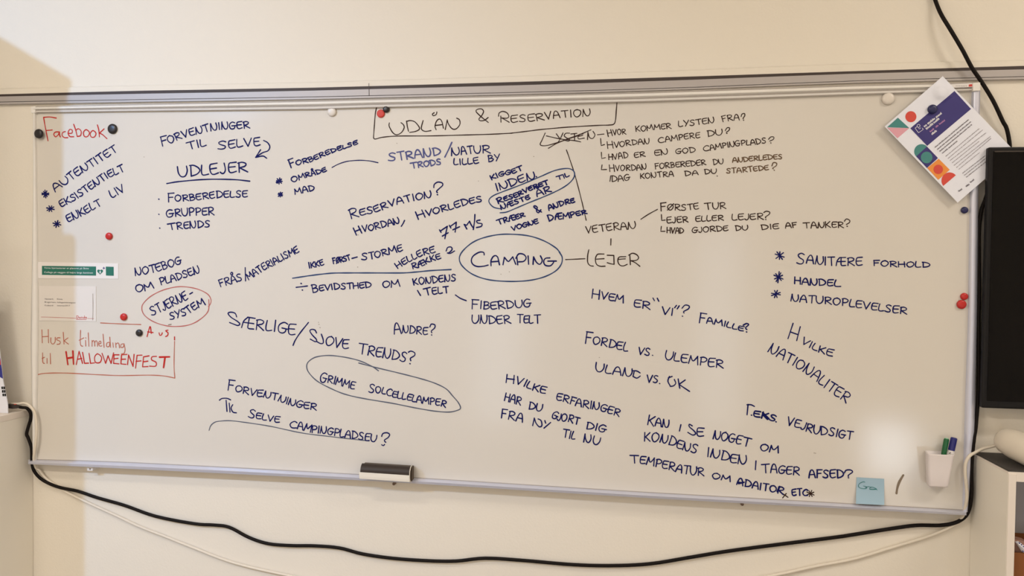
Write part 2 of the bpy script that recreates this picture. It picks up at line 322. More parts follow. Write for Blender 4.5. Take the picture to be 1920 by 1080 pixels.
class Note:
    def __init__(s, label, ink='b', w=3.0): s.mb = MB(); s.label = label; s.ink = ink; s.wd = w; s.n = 0; s.cur = ''; s.items = []
    def stroke(s, px, w=None, curve=True):
        w = (w or s.wd)*(.84 if s.ink in 'bk' else 1); s.n += 1; y = YI - s.n*1.2e-6; v0, f0 = len(s.mb.v), len(s.mb.f)
        q = catmull(px) if curve else [p for a, b in zip(px, px[1:]) for p in catmull([a, b])]
        pts = []
        for p in q:
            v = U(p[0], p[1], y-len(pts)*4e-7)
            if not pts or (v-pts[-1]).length > 2e-4: pts.append(v)
        if len(pts) < 2: pts.append(pts[0]+Vector((3e-4, 0, 0)))
        sc = (pts[0]-CAM).dot(CR @ Vector((0,0,-1)))/FPX; hw = w*sc/2; n = len(pts)
        ph = random.random()*6; vs = []; tot = n-1
        for i, p in enumerate(pts):
            t = (pts[min(i+1, n-1)]-pts[max(i-1, 0)]).normalized(); nn = Vector((-t.z, 0, t.x))
            k = hw*(1+.12*math.sin(ph+i*.45)); vs += [p+nn*k, p-nn*k]
        fs = [[2*i, 2*i+2, 2*i+3, 2*i+1] for i in range(n-1)]
        for e, d, (l, r) in ((0, 1, (0, 1)), (n-1, -1, (2*n-1, 2*n-2))):     # round ends
            t = (pts[e]-pts[e+d]).normalized(); nn = (vs[l]-vs[r])*.5; o = len(vs); c = (vs[l]+vs[r])*.5
            vs += [c+nn*math.cos(a*math.pi/5)+t*(nn.length*math.sin(a*math.pi/5)) for a in range(1, 5)]
            fs.append([l, o, o+1, o+2, o+3, r])
        s.mb.add(vs, fs); s.items.append((v0, len(s.mb.v), f0, len(s.mb.f), s.cur))
        return s
    def s(s, crop, pts, w=None, curve=True): return s.stroke(P(crop, pts), w, curve)
    def l(s, crop, pts, w=None): return s.stroke(P(crop, pts), w, False)
    def dot(s, crop, x, y, r=None):
        (px, py), = P(crop, [(x, y)]); r = r or s.wd*.7
        return s.stroke([(px-.4, py), (px+.4, py+.3)], r*2, False)
    def w(s, crop, text, pts, h, big=None, wd=None, ws=None, slant=0.0):
        base = P(crop, pts); sc = CROP[crop][2]; h0, h1 = h if isinstance(h, tuple) else (h, h); h0 /= sc; h1 /= sc; wd = wd or s.wd
        seg = [math.hypot(b[0]-a[0], b[1]-a[1]) for a, b in zip(base, base[1:])]; tot = sum(seg)
        cap = text[0] == '^'; text = text.lstrip('^'); bs = big or 1.38
        s.cur = text; W = [FONT[c][0]*(1.25 if cap and i == 0 else 1) for i, c in enumerate(text)]
        if ws: W = [a*b for a, b in zip(W, ws)]
        gap = .17; k = tot/(sum(W)+gap*(len(W)-1)); x = 0.0
        def at(d):
            i = 0
            while i < len(seg)-1 and d > seg[i]: d -= seg[i]; i += 1
            a, b = base[i], base[i+1]; t = d/seg[i]
            return (a[0]+(b[0]-a[0])*t, a[1]+(b[1]-a[1])*t), ((b[0]-a[0])/seg[i], (b[1]-a[1])/seg[i])
        for i, c in enumerate(text):
            w_ = W[i]*k; o, _ = at(max(0, x)); e, _ = at(min(tot, x+w_)); dx, dy = e[0]-o[0], e[1]-o[1]; ln = math.hypot(dx, dy) or 1
            ux, uy = dx/ln, dy/ln; hh = (h0+(h1-h0)*i/max(1, len(text)-1))*(bs if cap and i == 0 else 1)*random.uniform(.94, 1.06); drop = h0*.12*(cap and i == 0)
            a = random.uniform(-.05, .05)+slant; vx, vy = uy*math.cos(a)+ux*math.sin(a), -ux*math.cos(a)+uy*math.sin(a)
            for kind, ps in FONT[c][1]:
                q = [(o[0]+ux*ln*u+vx*(hh*v-drop)+random.uniform(-.25, .25), o[1]+uy*ln*u+vy*(hh*v-drop)+random.uniform(-.25, .25)) for u, v in ps]
                s.stroke(q, wd, kind == 'C')
            x += w_+gap*k
        s.cur = ''; return s
    def star(s, crop, x, y, r, n=4, a0=.3):
        (px, py), = P(crop, [(x, y)]); r /= CROP[crop][2]
        for i in range(n):
            a = a0+i*math.pi/n+random.uniform(-.15, .15); k = r*random.uniform(.85, 1.1)
            s.stroke([(px-math.cos(a)*k, py-math.sin(a)*k), (px+math.cos(a)*k, py+math.sin(a)*k)], None, False)
        return s
    def done(s, name='handwriting'):
        """strokes that lie apart from one another become parts of their own"""
        bb = []
        for v0, v1, f0, f1, tx in s.items:
            q = s.mb.v[v0:v1]; bb.append((min(p.x for p in q), max(p.x for p in q), min(p.z for p in q), max(p.z for p in q)))
        n = len(bb); root = list(range(n))
        def find(i):
            while root[i] != i: root[i] = root[root[i]]; i = root[i]
            return i
        for i in range(n):
            for j in range(i):
                a, b = bb[i], bb[j]; gx = max(0, a[0]-b[1], b[0]-a[1]); gz = max(0, a[2]-b[3], b[2]-a[3])
                sz = max(a[1]-a[0], a[3]-a[2], b[1]-b[0], b[3]-b[2])
                if math.hypot(gx, gz) <= max(.0195, .49*sz): root[find(i)] = find(j)
        groups = {}
        for i in range(n): groups.setdefault(find(i), []).append(i)
        col = dict(b='blue', t='blue', f='faded blue', k='brown', kf='faded brown', r='red', rf='faded red', rp='pale red', s='grey brown', gb='thin grey blue')[s.ink]
        for g in groups.values():
            mb = MB(); words = []
            for i in g:
                v0, v1, f0, f1, tx = s.items[i]; mb.add(s.mb.v[v0:v1], [[k-v0 for k in f] for f in s.mb.f[f0:f1]])
                if tx and (not words or words[-1] != tx): words.append(tx)
            o = mb.build(name if words or len(groups) == 1 else 'marker_mark', INK[s.ink], board)
            o['label'] = (col+' marker words '+' '.join(words[:8])) if words else (s.label if len(groups) == 1 else col+' marker mark')
            Note.count = getattr(Note, 'count', 0)+1
N = Note
# --- left block
n = N('red marker heading between two round black magnets', 'r', 2.0)
for q in ([(633,428),(560,416),(490,420)],[(490,420),(500,480),(515,560),(540,685)],[(520,568),(588,562)],[(670,585),(625,585),(604,610),(625,640),(655,615),(668,585),(668,615),(678,640)],
    [(735,580),(705,590),(698,625),(725,648),(762,648)],[(765,600),(808,598),(812,565),(785,555),(765,595),(785,635),(830,638)],[(828,498),(850,560),(868,635)],[(855,565),(880,547),(912,575),(905,625),(868,635)],
    [(968,558),(938,590),(950,635),(985,635),(1005,590),(968,558)],[(1045,568),(1015,600),(1025,640),(1060,642),(1080,600),(1045,568)],[(1095,505),(1110,560),(1118,640)],[(1170,550),(1118,598)],[(1118,598),(1150,612),(1203,660)]): n.s('c1', q)
n.done()
n = N('blue marker list, starred words slanting up beside the left frame', 'b', 2.8)
n.w('p','AUTENTITET',[(104,360),(123,346),(145,330),(178,310),(221,283)],14,ws=[1.25,1.1,.9,1,1,1,.9,1,1,1]).w('c3','EKSISTENTIELT',[(690,412),(820,345),(950,262),(1100,160),(1240,70),(1405,5)],76).w('c3','ENKELT',[(765,578),(840,548),(960,490),(1050,435),(1145,390)],82).w('c3','LIV',[(1262,308),(1410,225)],88)
n.star('c3',510,262,40,5).star('c3',567,428,40,4).star('c3',640,600,42,4)
n.done()
n = N('blue marker note with an arrow curling down to its right', 'b', 2.8)
n.w('c2','^FORVENTNINGER',[(200,735),(300,712),(400,665),(500,632),(640,600),(740,575),(870,555),(1010,550),(1190,540)],80).w('c2','TIL',[(490,785),(700,740)],85,ws=[1.2,1,1]).w('c2','SELVE',[(830,782),(1000,768),(1110,748),(1305,738)],92,ws=[1.3,1,1,1,.9])
n.s('c2',[(1345,680),(1390,705),(1415,750),(1395,795),(1330,820),(1255,870)]).s('c2',[(1310,785),(1285,825),(1255,870)]).s('c2',[(1255,872),(1335,855),(1380,880)]); n.done()
n = N('large blue marker word with a line drawn under it', 't', 2.6)
n.w('c2','UDLEJER',[(390,1092),(560,1078),(800,1062),(960,1042),(1165,1035)],118); n.s('c4',[(255,145),(400,122),(700,98),(1000,100),(1190,118)],2.4); n.ink = 'b'; n.done()
n = N('blue marker list of three words with dots before them', 'b', 2.8)
n.w('c4','^FORBEREDELSE',[(268,345),(480,342),(640,324),(800,306),(1165,296)],72).w('c4','GRUPPER',[(255,525),(380,512),(600,500),(790,498)],84,ws=[1.2,1,1,1,1,1,1]).w('c4','TRENDS',[(270,668),(480,650),(742,634)],74,ws=[1.4,1,1,1,1,1])
n.dot('c4',167,320,1.4).dot('c4',167,490,1.4).dot('c4',177,645,1.5); n.done()
n = N('blue marker list with two scribbled stars and a curved line leading right', 'b', 2.9)
n.w('d1','^FORBEREDELSE',[(275,592),(400,552),(560,515),(700,455),(850,390),(1000,340),(1290,237)],(76,52),big=1.65).w('d1','OMRÅDE',[(305,818),(400,782),(560,725),(700,690),(820,645)],(80,60),ws=[1.2,1,1,.8,1,1]).w('d1','MAD',[(345,995),(470,968),(640,935)],82)
n.star('d1',110,795,45,4,.9).star('d1',125,998,36,4,.9).dot('d1',75,815,3); n.s('d1',[(900,592),(1000,540),(1130,500),(1300,484),(1450,492),(1590,520)],2.1); n.done()
# --- heading
n = N('brown marker heading in a drawn open box along the top', 'k', 2.2)
n.s('d2',[(178,205),(160,290),(147,450),(137,595)]).s('d2',[(137,595),(150,612),(180,608),(250,590),(450,574),(850,572),(1250,562),(1600,552),(1890,538)]).s('d3',[(255,538),(450,515),(650,490),(1000,460),(1350,440),(1500,435),(1560,422),(1580,370),(1590,250),(1600,135)])
for q in ([(338,408),(335,450),(380,530),(430,558),(490,530),(525,470),(515,430),(485,405)],[(555,385),(565,450),(580,515)],[(555,390),(600,378),(660,395),(715,460),(715,490),(670,515),(595,528)],[(765,378),(745,450),(745,490),(790,515),(865,505)],
    [(930,495),(915,450),(935,385),(970,358),(1000,385),(1022,475)],[(920,440),(1005,430)],[(905,280),(882,295),(895,318),(932,300),(938,270)],[(1045,492),(1058,430),(1070,370)],[(1070,370),(1085,420),(1130,480),(1180,485),(1228,430),(1225,370),(1190,348)],
    [(1590,402),(1500,330),(1435,265),(1450,238),(1500,230),(1530,260),(1510,310),(1470,360),(1490,380),(1540,375),(1588,340)]): n.s('d2', q, 2.3)
for q in ([(130,400),(128,320)],[(100,325),(105,285),(150,262),(205,280),(230,325),(205,348),(140,345)],[(140,345),(185,370),(235,400)]): n.s('d3', q)
n.w('d3','ESERVATION',[(255,402),(450,392),(640,378),(760,354),(900,340),(1100,332),(1265,318)],88,ws=[1.1,1.1,1.1,1.1,.9,.9,1,1.1,1,1]); n.done()
n = N('brown marker question list to the right of the crossed out word', 'k', 2.0)
for q in ([(690,535),(650,625),(626,678),(650,695),(720,692),(850,655),(1000,600),(1140,550),(1270,495)],[(730,730),(850,660),(1000,605),(1120,565)],[(705,572),(850,605),(960,622),(1060,632),(1140,648)],[(830,545),(870,600)],[(915,535),(880,610),(845,665)],
    [(1000,538),(950,540),(930,572),(965,600),(1000,620),(985,640),(940,628)],[(1015,548),(1090,540)],[(1060,545),(1062,625)],[(1170,545),(1115,560),(1110,610),(1185,600)],[(1110,578),(1165,565)],[(1225,620),(1230,525)],[(1230,525),(1250,590),(1290,605),(1320,560),(1295,515)],[(1350,558),(1435,548)]): n.s('d3', q)
n.w('d6','^HVOR',[(360,395),(440,382),(605,372)],72,1.25).w('d6','KOMMER',[(735,335),(860,330),(1000,308),(1215,295)],72).w('d7','LYSTEN',[(-55,270),(70,262),(200,245),(430,215)],76).w('d7','FRA',[(540,208),(650,186),(765,182)],80)
n.s('d7',[(790,135),(800,100),(835,92),(838,125),(815,155),(820,165)]).dot('d7',822,182,1.2)
n.l('d6',[(260,430),(268,525),(312,512)]).w('d6','^HVORDAN',[(355,556),(500,548),(640,522),(770,510),(920,500)],72,1.3).w('d7','CAMPERE',[(-325,490),(-200,472),(-40,450),(100,430),(235,418)],74,ws=[1.2,1,1,1,1,1,1]).w('d7','DU',[(335,404),(450,392),(540,380)],78)
n.s('d7',[(575,325),(600,285),(635,288),(625,320),(590,345)]).dot('d7',596,360,1.1)
n.l('d6',[(270,615),(275,700),(325,688)]).w('d6','HVAD',[(370,716),(460,716),(540,697),(635,690)],80).w('d6','ER',[(718,690),(865,672)],68).w('d6','EN',[(988,660),(1080,655),(1175,635)],75).w('d7','GOD',[(-92,637),(50,625),(175,615)],68).w('d7','CAMPINGPLADS',[(280,600),(400,588),(520,562),(700,537),(820,522),(960,518),(1130,487)],72,ws=[1.25]+[1]*11)
n.s('d7',[(1160,440),(1190,408),(1230,410),(1225,440),(1175,465)]).dot('d7',1190,488,1.1)
n.l('d6',[(280,785),(270,850),(340,848)]).w('d6','^HVORDAN',[(380,868),(500,864),(640,862),(760,860),(880,838)],72,1.25).w('d7','FORBEREDER',[(-370,842),(-240,832),(-100,817),(60,807),(200,797),(315,782)],72).w('d7','DU',[(415,785),(555,767)],68)
n.w('d6','IDAG',[(375,1005),(440,1020),(540,1005),(655,988)],78).w('d6','KONTRA',[(795,970),(900,967),(1040,952),(1245,942)],70).w('d7','DA',[(30,935),(210,920)],62).w('d7','DU',[(300,912),(460,897)],64).dot('d7',467,935,1.0); n.done()
n = N('fainter brown ends of the question list', 'kf', 1.9)
n.w('d7','ANDERLEDES',[(675,755),(800,748),(950,730),(1100,720),(1200,712),(1345,705)],64).w('d7','STARTEDE',[(590,897),(700,895),(860,882),(1000,868),(1160,852)],66).s('d7',[(1205,800),(1225,755),(1270,765),(1260,800),(1215,830),(1222,838)]).dot('d7',1237,857,1.0); n.done()
n = N('brown marker words joined by short lines, one beside the ringed word', 'k', 2.2)
n.s('p',[(1062,281),(1067,295),(1077,325),(1087,362),(1095,395),(1099,413)],2.0)
n.w('d8','VETERAN',[(130,522),(240,513),(340,496),(420,489),(520,478),(620,476),(760,458)],90,ws=[.9,1,1.1,1,1,1,1.2]).s('d8',[(820,345),(920,280),(1030,220)]).s('d8',[(442,592),(440,672)])
for q in ([(163,730),(148,800),(148,890),(178,930),(218,938)],[(355,785),(285,785),(262,800),(245,850),(260,915),(310,940),(368,938)],[(258,850),(355,843)],[(395,800),(478,803)],[(478,803),(480,860),(482,915)],[(482,915),(440,908),(395,895)],[(630,818),(545,825),(530,880),(555,925),(600,935),(648,915)],[(540,852),(625,845)],[(688,920),(685,860),(680,795)],[(665,800),(715,775),(770,795),(792,835),(760,865),(695,870)],[(695,870),(750,895),(808,940)]): n.s('d8', q, 2.4)
n.s('p',[(1060.5,486.7),(1078,486),(1097,485)])
n.w('d8','^FØRSTE',[(1070,232),(1200,225),(1320,235),(1440,225),(1555,215)],76,1.35).w('e1','TUR',[(-60,88),(60,82),(212,74)],80,ws=[1.2,1,1]).l('d8',[(1080,285),(1085,360),(1128,355)]).w('d8','EJER',[(1150,395),(1290,387),(1420,382)],76).w('e1','ELLER',[(-172,240),(-60,235),(80,227),(180,224)],68).w('e1','LEJER',[(290,222),(480,216),(600,210),(685,212)],76)
n.s('e1',[(690,125),(720,108),(765,120),(755,150),(710,180),(715,192)]).dot('e1',715,212,1.2).l('d8',[(1080,435),(1072,498),(1125,497)]).w('d8','HVAD',[(1150,517),(1220,520),(1290,525),(1362,520)],70).w('e1','GJORDE',[(-217,382),(-80,375),(80,365),(238,353)],66).w('e1','DU',[(332,355),(490,343)],60).w('e1','DIE',[(658,345),(760,335),(880,330)],62).w('e1','AF',[(965,325),(1110,310)],64).w('e1','TANKER',[(1190,326),(1330,320),(1440,318),(1560,312),(1700,318)],74,ws=[1.2,1,1,1,1,1])
n.s('e1',[(1710,235),(1735,205),(1778,225),(1770,255),(1735,275)]).dot('e1',1745,298,1.2); n.done()
# --- middle
n = N('faded blue marker words right of the curved line', 'f', 2.7)
n.w('d2','STRAND',[(325,890),(470,880),(640,858),(800,840),(990,812)],102,ws=[1.2,1,1,1,1,1]).s('d2',[(1128,655),(1090,740),(1040,840)]).w('d2','TRODS',[(610,985),(740,968),(900,948),(995,932)],70,ws=[1.3,1,1,1,1]); n.done()
n = N('darker blue marker words ending the two faded lines', 'b', 2.7)
n.w('d2','NATUR',[(1125,822),(1300,805),(1460,790),(1615,792)],96,ws=[1.2,.8,.8,1,1.2]).w('d2','LILLE',[(1155,938),(1300,935),(1470,917)],76).w('d2','BY',[(1590,900),(1735,885)],82); n.done()
n = N('blue marker question slanting up above the ringed word', 'b', 2.9)
n.w('d4','^RESERVATION',[(115,600),(260,565),(430,528),(560,480),(640,445),(740,422),(900,382),(1040,357),(1145,335)],82,1.5).s('d4',[(1170,215),(1175,175),(1220,145),(1275,155),(1282,185),(1240,225),(1205,260),(1215,278)]).dot('d4',1216,303,1.7)
n.w('d4','^HVORDAN',[(185,808),(280,772),(360,762),(430,744),(550,714),(640,692),(740,660)],78,1.35).s('d4',[(800,630),(780,670),(758,705)]).w('d4','^HVORLEDES',[(968,608),(1080,574),(1170,554),(1260,524),(1380,494),(1540,444),(1785,388)],76,1.25)
for q in ([(1242,748),(1262,782)],[(1250,766),(1342,704)],[(1342,704),(1326,775),(1310,862)],[(1278,828),(1352,786)],[(1366,692),(1386,726)],[(1375,708),(1454,652)],[(1454,652),(1450,700),(1440,778)],[(1412,748),(1496,710)],[(1555,680),(1588,738)],[(1555,680),(1585,690),(1600,670),(1622,640)],[(1622,640),(1640,680),(1665,720)],[(1690,555),(1685,640),(1670,745)],[(1755,625),(1712,635),(1725,662),(1780,672),(1770,705),(1710,720)]): n.s('d4', q)
n.done()
n = N('blue marker note, part of it in a long slanting ring', 'b', 2.9)
n.w('d5','KIGGET',[(300,342),(420,292),(580,257),(720,207)],60).w('d5','INDEN',[(370,490),(430,472),(600,420),(720,364),(895,325)],95).dot('d5',905,297,1.4)
n.w('d5','^RESERVERET',[(385,658),(520,612),(650,572),(780,502),(900,452),(1070,398)],(60,54),1.35,3.2).w('d5','TIL',[(1180,345),(1280,318),(1350,288)],52,ws=[1.3,1,1]).w('d5','NÆSTE',[(430,742),(540,702),(680,647),(822,592)],(62,55),None,3.1).w('d5','ÅR',[(918,567),(1110,500)],88)
n.w('d5','TRÆER',[(385,950),(520,902),(640,872),(755,832)],(70,58),None,3.1,ws=[1.3,1,1,1,1]).s('d5',[(975,775),(920,745),(870,705),(885,690),(918,712),(905,755),(930,785),(965,745)],3.2).w('d5','ANDRE',[(1075,755),(1200,707),(1300,672),(1425,642)],(74,60),None,3.1).w('d5','VOGNE',[(580,1028),(680,997),(780,967),(935,925)],58,None,3.1).w('d5','DÆMPER',[(1070,900),(1180,872),(1320,862),(1450,827),(1590,797)],(86,52),None,3.1)
n.done()
n = N('thin blue ring and line around the slanting note', 't', 2.1)
n.s('d5',[(440,735),(330,710),(270,650),(270,600),(330,550),(450,500),(700,405),(950,300),(1150,215),(1310,186),(1390,205),(1420,250),(1405,320),(1330,400),(1200,480),(1000,570),(800,650),(600,735),(500,775),(415,785)]); n.done()
n = N('blue marker word in the middle of the board', 't', 2.5)
for q in ([(960,205),(955,180),(910,178),(850,215),(830,260),(845,300),(890,322),(950,320),(1000,308)],[(1030,315),(1030,260),(1060,215),(1095,225),(1115,305)],[(1035,275),(1100,270)],[(1150,305),(1165,230)],[(1165,230),(1200,270),(1215,265),(1250,225)],[(1250,225),(1280,300)],[(1300,305),(1290,220)],[(1280,240),(1310,195),(1360,200),(1385,235),(1360,270),(1310,275)],[(1405,215),(1410,300)],[(1455,300),(1460,225)],[(1460,225),(1490,280),(1525,300),(1548,260),(1530,215)],[(1625,235),(1580,240),(1562,275),(1580,310),(1630,315),(1660,285),(1665,268)],[(1605,268),(1690,267)]): n.s('e3', q)
n.ink = 'b'; n.done()
n = N('blue oval ring around the middle word', 't', 2.3)
n.s('e3',[(1720,175),(1750,230),(1740,300),(1680,370),(1560,430),(1400,465),(1200,473),(1000,455),(850,405),(750,330),(710,260),(725,190),(800,110),(900,50),(1050,8),(1200,-5),(1400,10),(1560,60),(1680,130),(1728,180)]); n.done()
n = N('blue marker lines above and below a long drawn line', 'b', 2.8)
n.w('e2','IKKE',[(305,485),(400,467),(520,437)],78).w('e2','FØRST',[(655,420),(780,397),(905,362)],74,None,3.0).s('e2',[(925,343),(1000,323)]).w('e2','STORME',[(1065,365),(1230,350),(1370,307),(1540,265),(1660,232)],95,ws=[1.2,1,1,1,1.1,1])
n.dot('e2',190,705,1.8).s('e2',[(118,762),(200,752),(280,742)]).dot('e2',208,800,1.4).w('e2','^BEVIDSTHED',[(350,828),(480,814),(620,797),(720,787),(860,787),(1000,777),(1205,762)],84,1.35).w('e2','OM',[(1368,764),(1510,760),(1620,747)],94)
n.w('e3','KONDENS',[(245,512),(330,500),(420,492),(560,477),(675,467)],66).s('e3',[(285,565),(315,615)]).w('e3','TELT',[(355,618),(460,602),(540,594),(600,588)],68,ws=[1.4,1,1,1]).s('e3',[(668,610),(720,645),(778,668)])
n.w('e3','HELLERE',[(85,345),(150,303),(230,262),(330,212),(465,180)],62).w('e3','RÆKKE',[(235,348),(320,327),(420,272),(522,242)],56).s('e3',[(575,165),(590,130),(625,125),(635,150),(605,182),(588,185)]).s('e3',[(588,185),(615,190),(660,165)]); n.done()
n = N('thin blue dividing line', 't', 2.3); n.s('e2',[(65,630),(250,602),(450,575),(650,556),(900,553),(1200,553),(1650,553),(1851,540),(2060,520),(2358,504)]); n.done()
n = N('blue marker words two lines at the end of a short stroke', 'b', 2.7)
n.w('e3','^FIBERDUG',[(830,742),(940,752),(1020,757),(1140,750),(1250,744),(1435,728)],78,1.2).w('e3','UNDER',[(835,897),(940,900),(1090,904),(1230,897)],82).w('e3','TELT',[(1290,890),(1400,897),(1530,897)],80,ws=[1.2,1,1,1.3]); n.done()
n = N('small blue marker question right of the longer one', 'b', 2.7)
n.w('e3','^ANDRE',[(50,998),(150,992),(260,1005),(385,1013)],74,1.5).s('e3',[(410,935),(425,905),(462,915),(458,945),(425,975),(430,993)]).dot('e3',428,1015,1.4); n.done()
n = N('large blue marker question slanting down, split by a slash', 'b', 2.8)
for q in ([(262,145),(245,105),(200,92),(165,105),(200,150),(270,195),(298,225),(275,242),(225,225),(182,208)],[(1070,208),(980,320),(920,410),(897,465)],[(1160,325),(1145,295),(1110,285),(1085,300),(1110,345),(1160,400),(1150,425),(1090,395)],[(1215,340),(1235,400),(1235,440),(1205,445),(1160,420)]): n.s('e4', q)
n.w('e4','ÆRLIGE',[(318,265),(400,282),(500,290),(640,304),(710,310),(800,335),(918,352)],122,ws=[1.1,1,1,1,1.1,1]).w('e4','OVE',[(1255,455),(1380,490),(1520,505)],108).w('e5','TRENDS',[(625,410),(760,434),(860,452),(1000,477),(1140,505)],106,ws=[1.3,1,1,1,1,1]).s('e5',[(1170,400),(1195,388),(1235,405),(1235,435),(1190,465),(1195,490)]).dot('e5',1187,522,1.4); n.done()
n = N('blue marker words inside the lower long ring', 'b', 2.7)
n.w('e5','^GRIMME',[(225,705),(350,732),(450,757),(590,797)],82,1.3).w('e5','^SOLCELLELAMPER',[(745,820),(900,842),(1030,887),(1150,907),(1240,932),(1380,954),(1480,964),(1565,988)],70,1.4); n.done()
n = N('thin blue long ring lower left of the middle', 'gb', 2.0)
n.s('e5',[(850,598),(780,550),(650,492),(500,455),(330,435),(190,450),(110,495),(85,550),(110,620),(200,710),(350,790),(500,850),(700,895),(1000,945),(1250,995),(1450,1028),(1600,1038),(1690,1020),(1725,995),(1700,935),(1640,865),(1570,790),(1450,730),(1300,682),(1100,630),(830,565),(640,515)]); n.done()
n = N('blue marker question slanting down near the lower left', 'b', 2.7)
n.w('e6','^FORVENTNINGER',[(405,290),(500,307),(630,347),(780,380),(900,394),(1080,440),(1220,492),(1400,537),(1605,572)],90,1.5)
for q in ([(298,435),(330,412),(400,410),(448,430)],[(388,435),(400,585)],[(430,475),(440,595)],[(478,495),(455,540),(480,595),(527,605)]): n.s('e6', q)
n.w('e6','^SELVE',[(685,655),(830,687),(930,710),(1105,740)],82,1.4).w('e7','CAMPINGPLADSEU',[(70,225),(200,252),(290,280),(440,292),(580,322),(720,342),(850,360),(958,380)],74,ws=[1.2]+[1]*13).s('e7',[(1018,320),(1030,290),(1075,282),(1100,300),(1085,330),(1045,360),(1060,380)]).s('e7',[(1018,405),(1035,415),(1048,402)]); n.done()
n = N('thin line curving under the lower left question', 'gb', 1.7)
n.s('e6',[(158,842),(180,780),(230,735),(300,718),(450,712),(700,742),(1000,790),(1400,875),(1728,918),(2070,958),(2320,985)]); n.done()
n = N('blue marker words around the red ring', 'b', 2.8)
n.w('c6','NOTEBOG',[(145,342),(260,322),(390,295),(480,267),(570,237),(665,200)],86).w('c6','OM',[(150,527),(250,512),(350,480)],76).w('c6','PLADSEN',[(430,447),(540,417),(640,387),(720,357),(790,332),(870,310)],80)
n.w('c6','STJERNE',[(330,792),(410,757),(500,717),(600,667),(738,605)],98,ws=[1.2,1,1,1,1,1,1]).s('c6',[(755,548),(785,530)]).w('c6','SYSTEM',[(535,838),(640,812),(740,772),(830,712),(930,668)],80); n.done()
n = N('thin red oval ring around two blue words', 'rp', 1.8)
n.s('c6',[(965,690),(990,650),(990,600),(950,545),(850,495),(720,468),(600,468),(450,505),(320,570),(235,650),(215,710),(240,780),(320,845),(430,890),(550,912),(700,905),(810,870),(900,810),(955,750),(970,690),(968,610)]); n.done()
n = N('blue marker words slanting up, joined by a slash', 'b', 2.7)
n.w('c6','FRÅS',[(1100,470),(1180,447),(1260,422),(1348,390)],84).s('c6',[(1378,250),(1382,400)]).w('c6','MATERIALISME',[(1420,388),(1510,332),(1600,274),(1690,232),(1780,180),(1860,137),(1988,75)],76); n.done()
# --- right
n = N('blue starred list of three lines on the right half', 'b', 2.6)
n.w('f2','^SANITÆRE',[(360,242),(500,247),(620,264),(800,272),(1055,270)],84,1.3).w('f2','FORHOLD',[(1175,272),(1300,277),(1450,287),(1600,287),(1770,290)],56).w('f2','HANDEL',[(335,462),(470,477),(600,482),(700,484),(825,497)],70,None,2.9,ws=[1,1,1,1,1,1.3]).w('f2','NATUROPLEVELSER',[(298,647),(480,664),(660,674),(830,692),(1000,717),(1150,737),(1320,762),(1525,787)],76)
n.star('f2',180,165,46,4,.2).star('f2',168,393,54,5).star('f2',140,572,46,4); n.done()
n = N('blue marker questions slanting down right of the middle', 'b', 2.7)
n.w('f1','^HVEM',[(145,185),(280,205),(435,237)],66,1.35).w('f1','ER',[(530,270),(680,297)],70).s('f1',[(708,190),(722,215)]).s('f1',[(748,192),(762,220)]).w('f1','VI',[(790,337),(890,352)],68).s('f1',[(925,258),(908,280)]).s('f1',[(950,262),(932,290)]).s('f1',[(975,285),(1005,255),(1042,265),(1035,290),(990,315),(995,328)]).dot('f1',980,357,1.3)
n.w('f1','^FAMILLE',[(1130,410),(1200,424),(1320,437),(1400,462),(1540,497)],(58,44),1.5).s('f1',[(1540,440),(1570,425),(1590,435),(1560,465),(1572,480)],3.2).dot('f1',1570,502,1.4)
n.w('f1','^FORDEL',[(80,597),(160,612),(280,637),(380,662),(475,684)],74,1.4).w('f1','VS',[(570,707),(680,722)],68).dot('f1',705,717,1.3).w('f1','ULEMPER',[(815,752),(950,777),(1060,797),(1200,817),(1355,838)],78)
n.w('f1','ULAN',[(175,862),(310,887),(440,907),(510,918)],76).s('f1',[(525,860),(560,862),(590,880)]).s('f1',[(535,870),(525,910)]).s('f1',[(525,912),(560,928),(592,908)]).w('f1','VS',[(650,965),(755,970)],64).dot('f1',770,977,1.2)
for q in ([(860,912),(846,955),(870,1005)],[(850,925),(885,912)],[(905,940),(918,975),(895,1000),(868,1003)],[(940,935),(955,1020)],[(1005,945),(948,985)],[(948,985),(985,1010),(1045,1050)]): n.s('f1', q)
n.done()
n = N('blue marker question in three lines below the middle', 'b', 2.8)
n.w('e8','^HVILKE',[(180,228),(280,242),(370,270),(470,317),(560,347),(650,374)],84,1.25).w('e8','ERFARINGER',[(780,442),(880,467),(1010,512),(1150,542),(1280,562),(1400,602),(1530,642)],88).w('e8','HAR',[(162,450),(250,477),(355,507)],98).w('e8','DU',[(450,552),(605,582)],86).w('e8','GJORT',[(722,652),(800,690),(920,702),(1045,742)],86).w('e8','DIG',[(1135,787),(1240,805),(1362,835)],84).w('e8','FRA',[(120,657),(230,677),(378,712)],104)
for q in ([(500,750),(520,660)],[(520,660),(540,720),(580,765),(610,750),(600,690),(565,670)],[(645,690),(655,720)],[(715,712),(635,780)]): n.s('e8', q)
n.w('e8','TIL',[(850,882),(910,897),(1000,917)],92,ws=[1.3,1,1]).w('e8','NU',[(1108,945),(1190,955),(1285,987)],96); n.done()
n = N('steep blue marker words near the right edge', 'b', 2.6)
n.l('f3',[(308,65),(270,180)]).l('f3',[(362,90),(335,195)]).l('f3',[(290,130),(345,150)]).w('f3','VILKE',[(368,212),(430,247),(500,282),(600,315)],50).w('f3','NATIONALITER',[(118,278),(200,322),(300,378),(400,437),(480,497),(560,562),(640,617),(705,662)],74); n.done()
n = N('blue marker question in three lines above the tray at right', 'b', 2.8)
